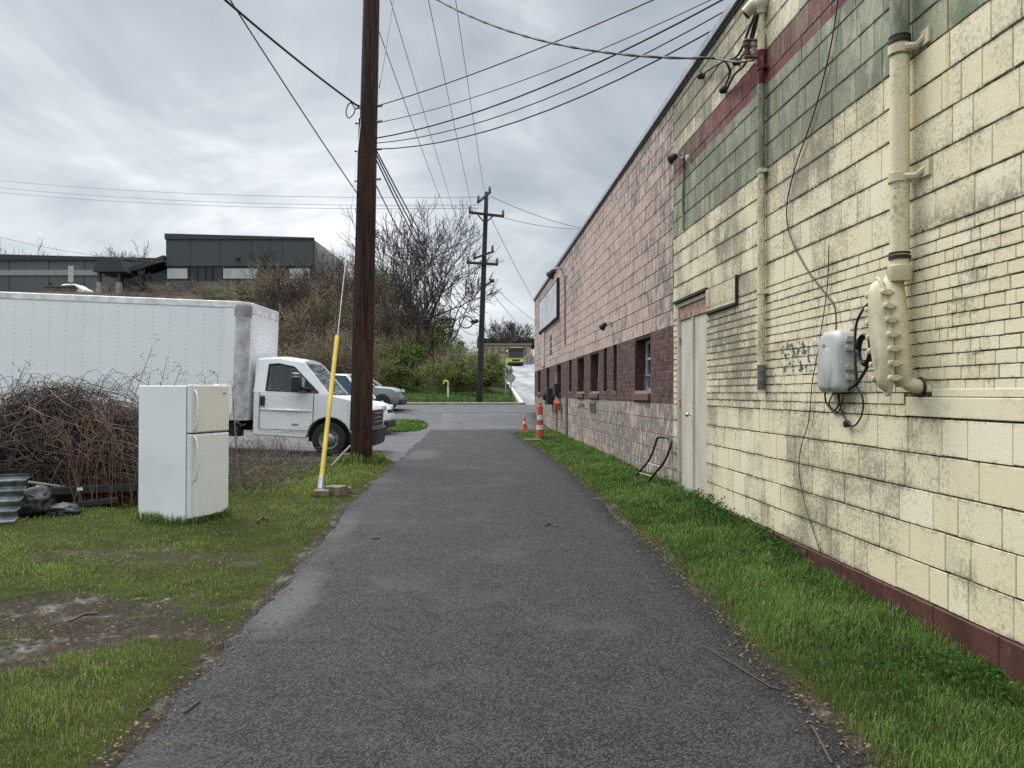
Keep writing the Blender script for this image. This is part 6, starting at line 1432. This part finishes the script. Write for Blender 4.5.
m.prism([(a.x, zb), (b_.x, zb), (b_.x - .4, zt), (a.x + .5, zt)], lambda x, z: (x, -2.0, z), lambda x, z: (x, 2.6, z)); m.build('canopy_roof', SEAML, Cn, local=True)
m = M(); m.prism([(q(122, 0).x, q(0, 272).z), (q(122, 0).x, q(0, 276).z), (q(165.5, 0).x, q(0, 262).z), (q(165.5, 0).x, q(0, 256).z)], lambda x, z: (x, -.5, z), lambda x, z: (x, 2.7, z)); m.build('ramp_roof', SEAML, Cn, local=True)
for u, k in ((108, -1.6), (116, 1.2), (127, -1.6), (131.5, 1.2)):
    x = q(u, 0).x; m = M(); m.bb((x - .14, k - .14, q(0, 285).z), (x + .14, k + .14, q(0, 274.6).z)); p_ = m.build('post', SEAML, Cn, local=True)
    m = M(); m.prism([(-.32, 0), (.32, 0), (.20, 1.5), (-.20, 1.5)], lambda a_, z: (x + a_, k - .25, q(0, 299).z + z), lambda a_, z: (x + a_, k + .25, q(0, 299).z + z)); m.build('stone_pier', mat('stone_pier', (.26, .24, .22), .85), p_, local=True)
m = M(); m.bb((q(136, 0).x, 1, q(0, 300).z), (q(165, 0).x, 2.5, q(0, 272).z)); m.build('dark_entry', BG, Cn, local=True)
# pole sign, van and planter wall before the low building
D = 76.0; q = cam_m(D)
S = far_thing('sign_post', 'post with stacked white sign boards before the low dark building', 'sign', D)
m = M(); x = q(71, 0).x; m.bb((x - .05, 0, q(0, 298).z), (x + .05, .1, q(0, 266).z)); m.build('post', ALU, S, local=True)
for v in (266, 271.5, 277): slab(S, 'sign_board', WPAN, 68.5, v, 73.5, v + 5, -.06, -.005)
Vn = far_thing('parked_van', 'pale van parked behind the planter wall on the bank', 'van', D)
def van_prof(s): return [(q(u, 0).x, q(0, v).z) for u, v in s]
m = M(); m.prism(van_prof([(56, 295), (56, 285), (59, 283.2), (71, 283), (76, 286), (81, 288.5), (82.5, 295)]), lambda x, z: (x, .6, z), lambda x, z: (x, 2.5, z)); m.build('body', WHITE, Vn, local=True, bevel=.1)
m = M(); m.prism(van_prof([(58, 288), (59.5, 284.5), (70.5, 284.2), (74.5, 287), (74.5, 288)]), lambda x, z: (x, .57, z), lambda x, z: (x, .62, z)); m.build('window', MATS['car_glass'], Vn, local=True)
for u in (61, 78.5):
    m = M(); m.lathe([(.36, 0), (.36, .2), (.2, .22)], (q(u, 0).x, .75, q(0, 295.5).z), 16, (0, -1, 0)); m.build('wheel', TYRE, Vn, local=True)
for u in (81.3,):
    m = M(); m.bb((q(u, 0).x, .55, q(0, 291).z), (q(u + 1, 0).x, .75, q(0, 289.5).z)); m.build('headlight', LAMP, Vn, local=True)
Pw = far_thing('planter_wall', 'short brown masonry planter wall in front of the van', 'wall', D)
slab(Pw, 'wall', mat('brown_block', (.13, .10, .075), .9, var=.3, scale=2), 47, 287.5, 75, 299, -.6, .3, .05); slab(Pw, 'cap', mat('stone_cap', (.17, .14, .11), .85), 46.5, 286.6, 75.5, 287.49, -.7, .4)
# white marker post with a yellow hooked top
p = hit(448, 402.5); p.z = gz(p.x, p.y); T = thing('marker_post', 'white post with a curved yellow top at the kerb beyond the street', 'post', p)
m = M(); m.tube([p, p + Vector((0, 0, .98))], .055, 10); m.build('post', PAINTW, T)
m = M(); m.tube(smooth_pts([p + Vector((0, 0, .98)), p + Vector((0, 0, 1.14)), p + Vector((-.10, 0, 1.25)), p + Vector((-.22, 0, 1.2)), p + Vector((-.24, 0, 1.08))]), .062, 10); m.build('hooked_top', YEL, T, smooth=True)
p = at(511, 403, 45.5); p.z = gz(p.x, p.y); T = thing('stop_sign', 'back of an octagonal sign on a thin post beside the climbing road', 'sign', p)
m = M(); m.box((p.x, p.y, p.z + 1.0), (.06, .06, 2.6)); m.build('post', DKWOOD, T)
m = M(); c0 = at(511, 378, 45.4); m.prism([(.27 * math.cos(R(22.5 + 45 * i)), .27 * math.sin(R(22.5 + 45 * i))) for i in range(8)], lambda a_, b_: (c0.x + a_, p.y - .05, c0.z + b_), lambda a_, b_: (c0.x + a_, p.y - .035, c0.z + b_)); m.build('sign_plate', mat('sign_back', (.30, .31, .32), .45, .4), T)
p = at(505.5, 395, 52); p.z = gz(p.x, p.y); T = thing('street_sign', 'thin street sign post left of the climbing road behind the octagonal sign', 'sign', p)
m = M(); m.tube([p, p + Vector((0, 0, 3.0))], .04, 8); m.build('post', GREYM, T)
c0 = p + Vector((0, 0, 2.9)); m = M(); m.box((c0.x - .2, c0.y - .05, c0.z), (.5, .02, .15)); m.build('name_plate', mat('red_plate', (.20, .08, .07), .5), T)
# tan building and fence beyond the bus
D = 190.0; q = cam_m(D); B = far_thing('tan_building', 'tan building front with pale window bays behind the bus', 'building', D)
TAN = mat('tan_render', (.32, .26, .16), .85, var=.15, scale=.3)
slab(B, 'wall', TAN, 478, 345, 531, 375, 0, 10)
slab(B, 'roof', mat('tan_roof', (.20, .18, .15), .8), 477, 343.5, 532, 345, -.4, 10.4)
for u in (484, 491, 497.5, 504, 510.5, 517, 523): 
    slab(B, 'window', mat('brown_window', (.16, .12, .08), .5), u, 348, u + 3.6, 353, -.05, .1); slab(B, 'window', mat('brown_window', (.16, .12, .08)), u, 356, u + 3.6, 361, -.05, .1)
D = 165.0; q = cam_m(D); B = far_thing('metal_fence', 'blue grey panel fence right of the bus', 'fence', D)
slab(B, 'panel', mat('fence_blue', (.15, .17, .20), .6), 524.5, 356.5, 545, 367, 0, .1)
for u in (525, 529, 533, 537, 541): slab(B, 'post', ALU, u, 355.8, u + .4, 367, -.1, .0)
# dark tree belt on the far skyline
D = 240.0; bp = []
for _ in range(9000):
    u = rg.uniform(478, 545); v = rg.uniform(336, 348); n_ = mnoise.noise(Vector((u * .25, 0, 0))) * 4
    if v < 339 + n_ * .7: continue
    p = at(u, v, D + rg.uniform(-8, 8)); bp.append(p)
bp = np.array(bp); Vb, Fb = leaf_cloud(bp, .55, .2)
tag(np_mesh('far_tree_belt', Vb, [Fb], mat('far_foliage', (.045, .05, .05), .9, var=.4, scale=.2), loc=tuple(bp.mean(0))), 'dark far belt of trees on the skyline behind the tan building', 'trees', kind='stuff')
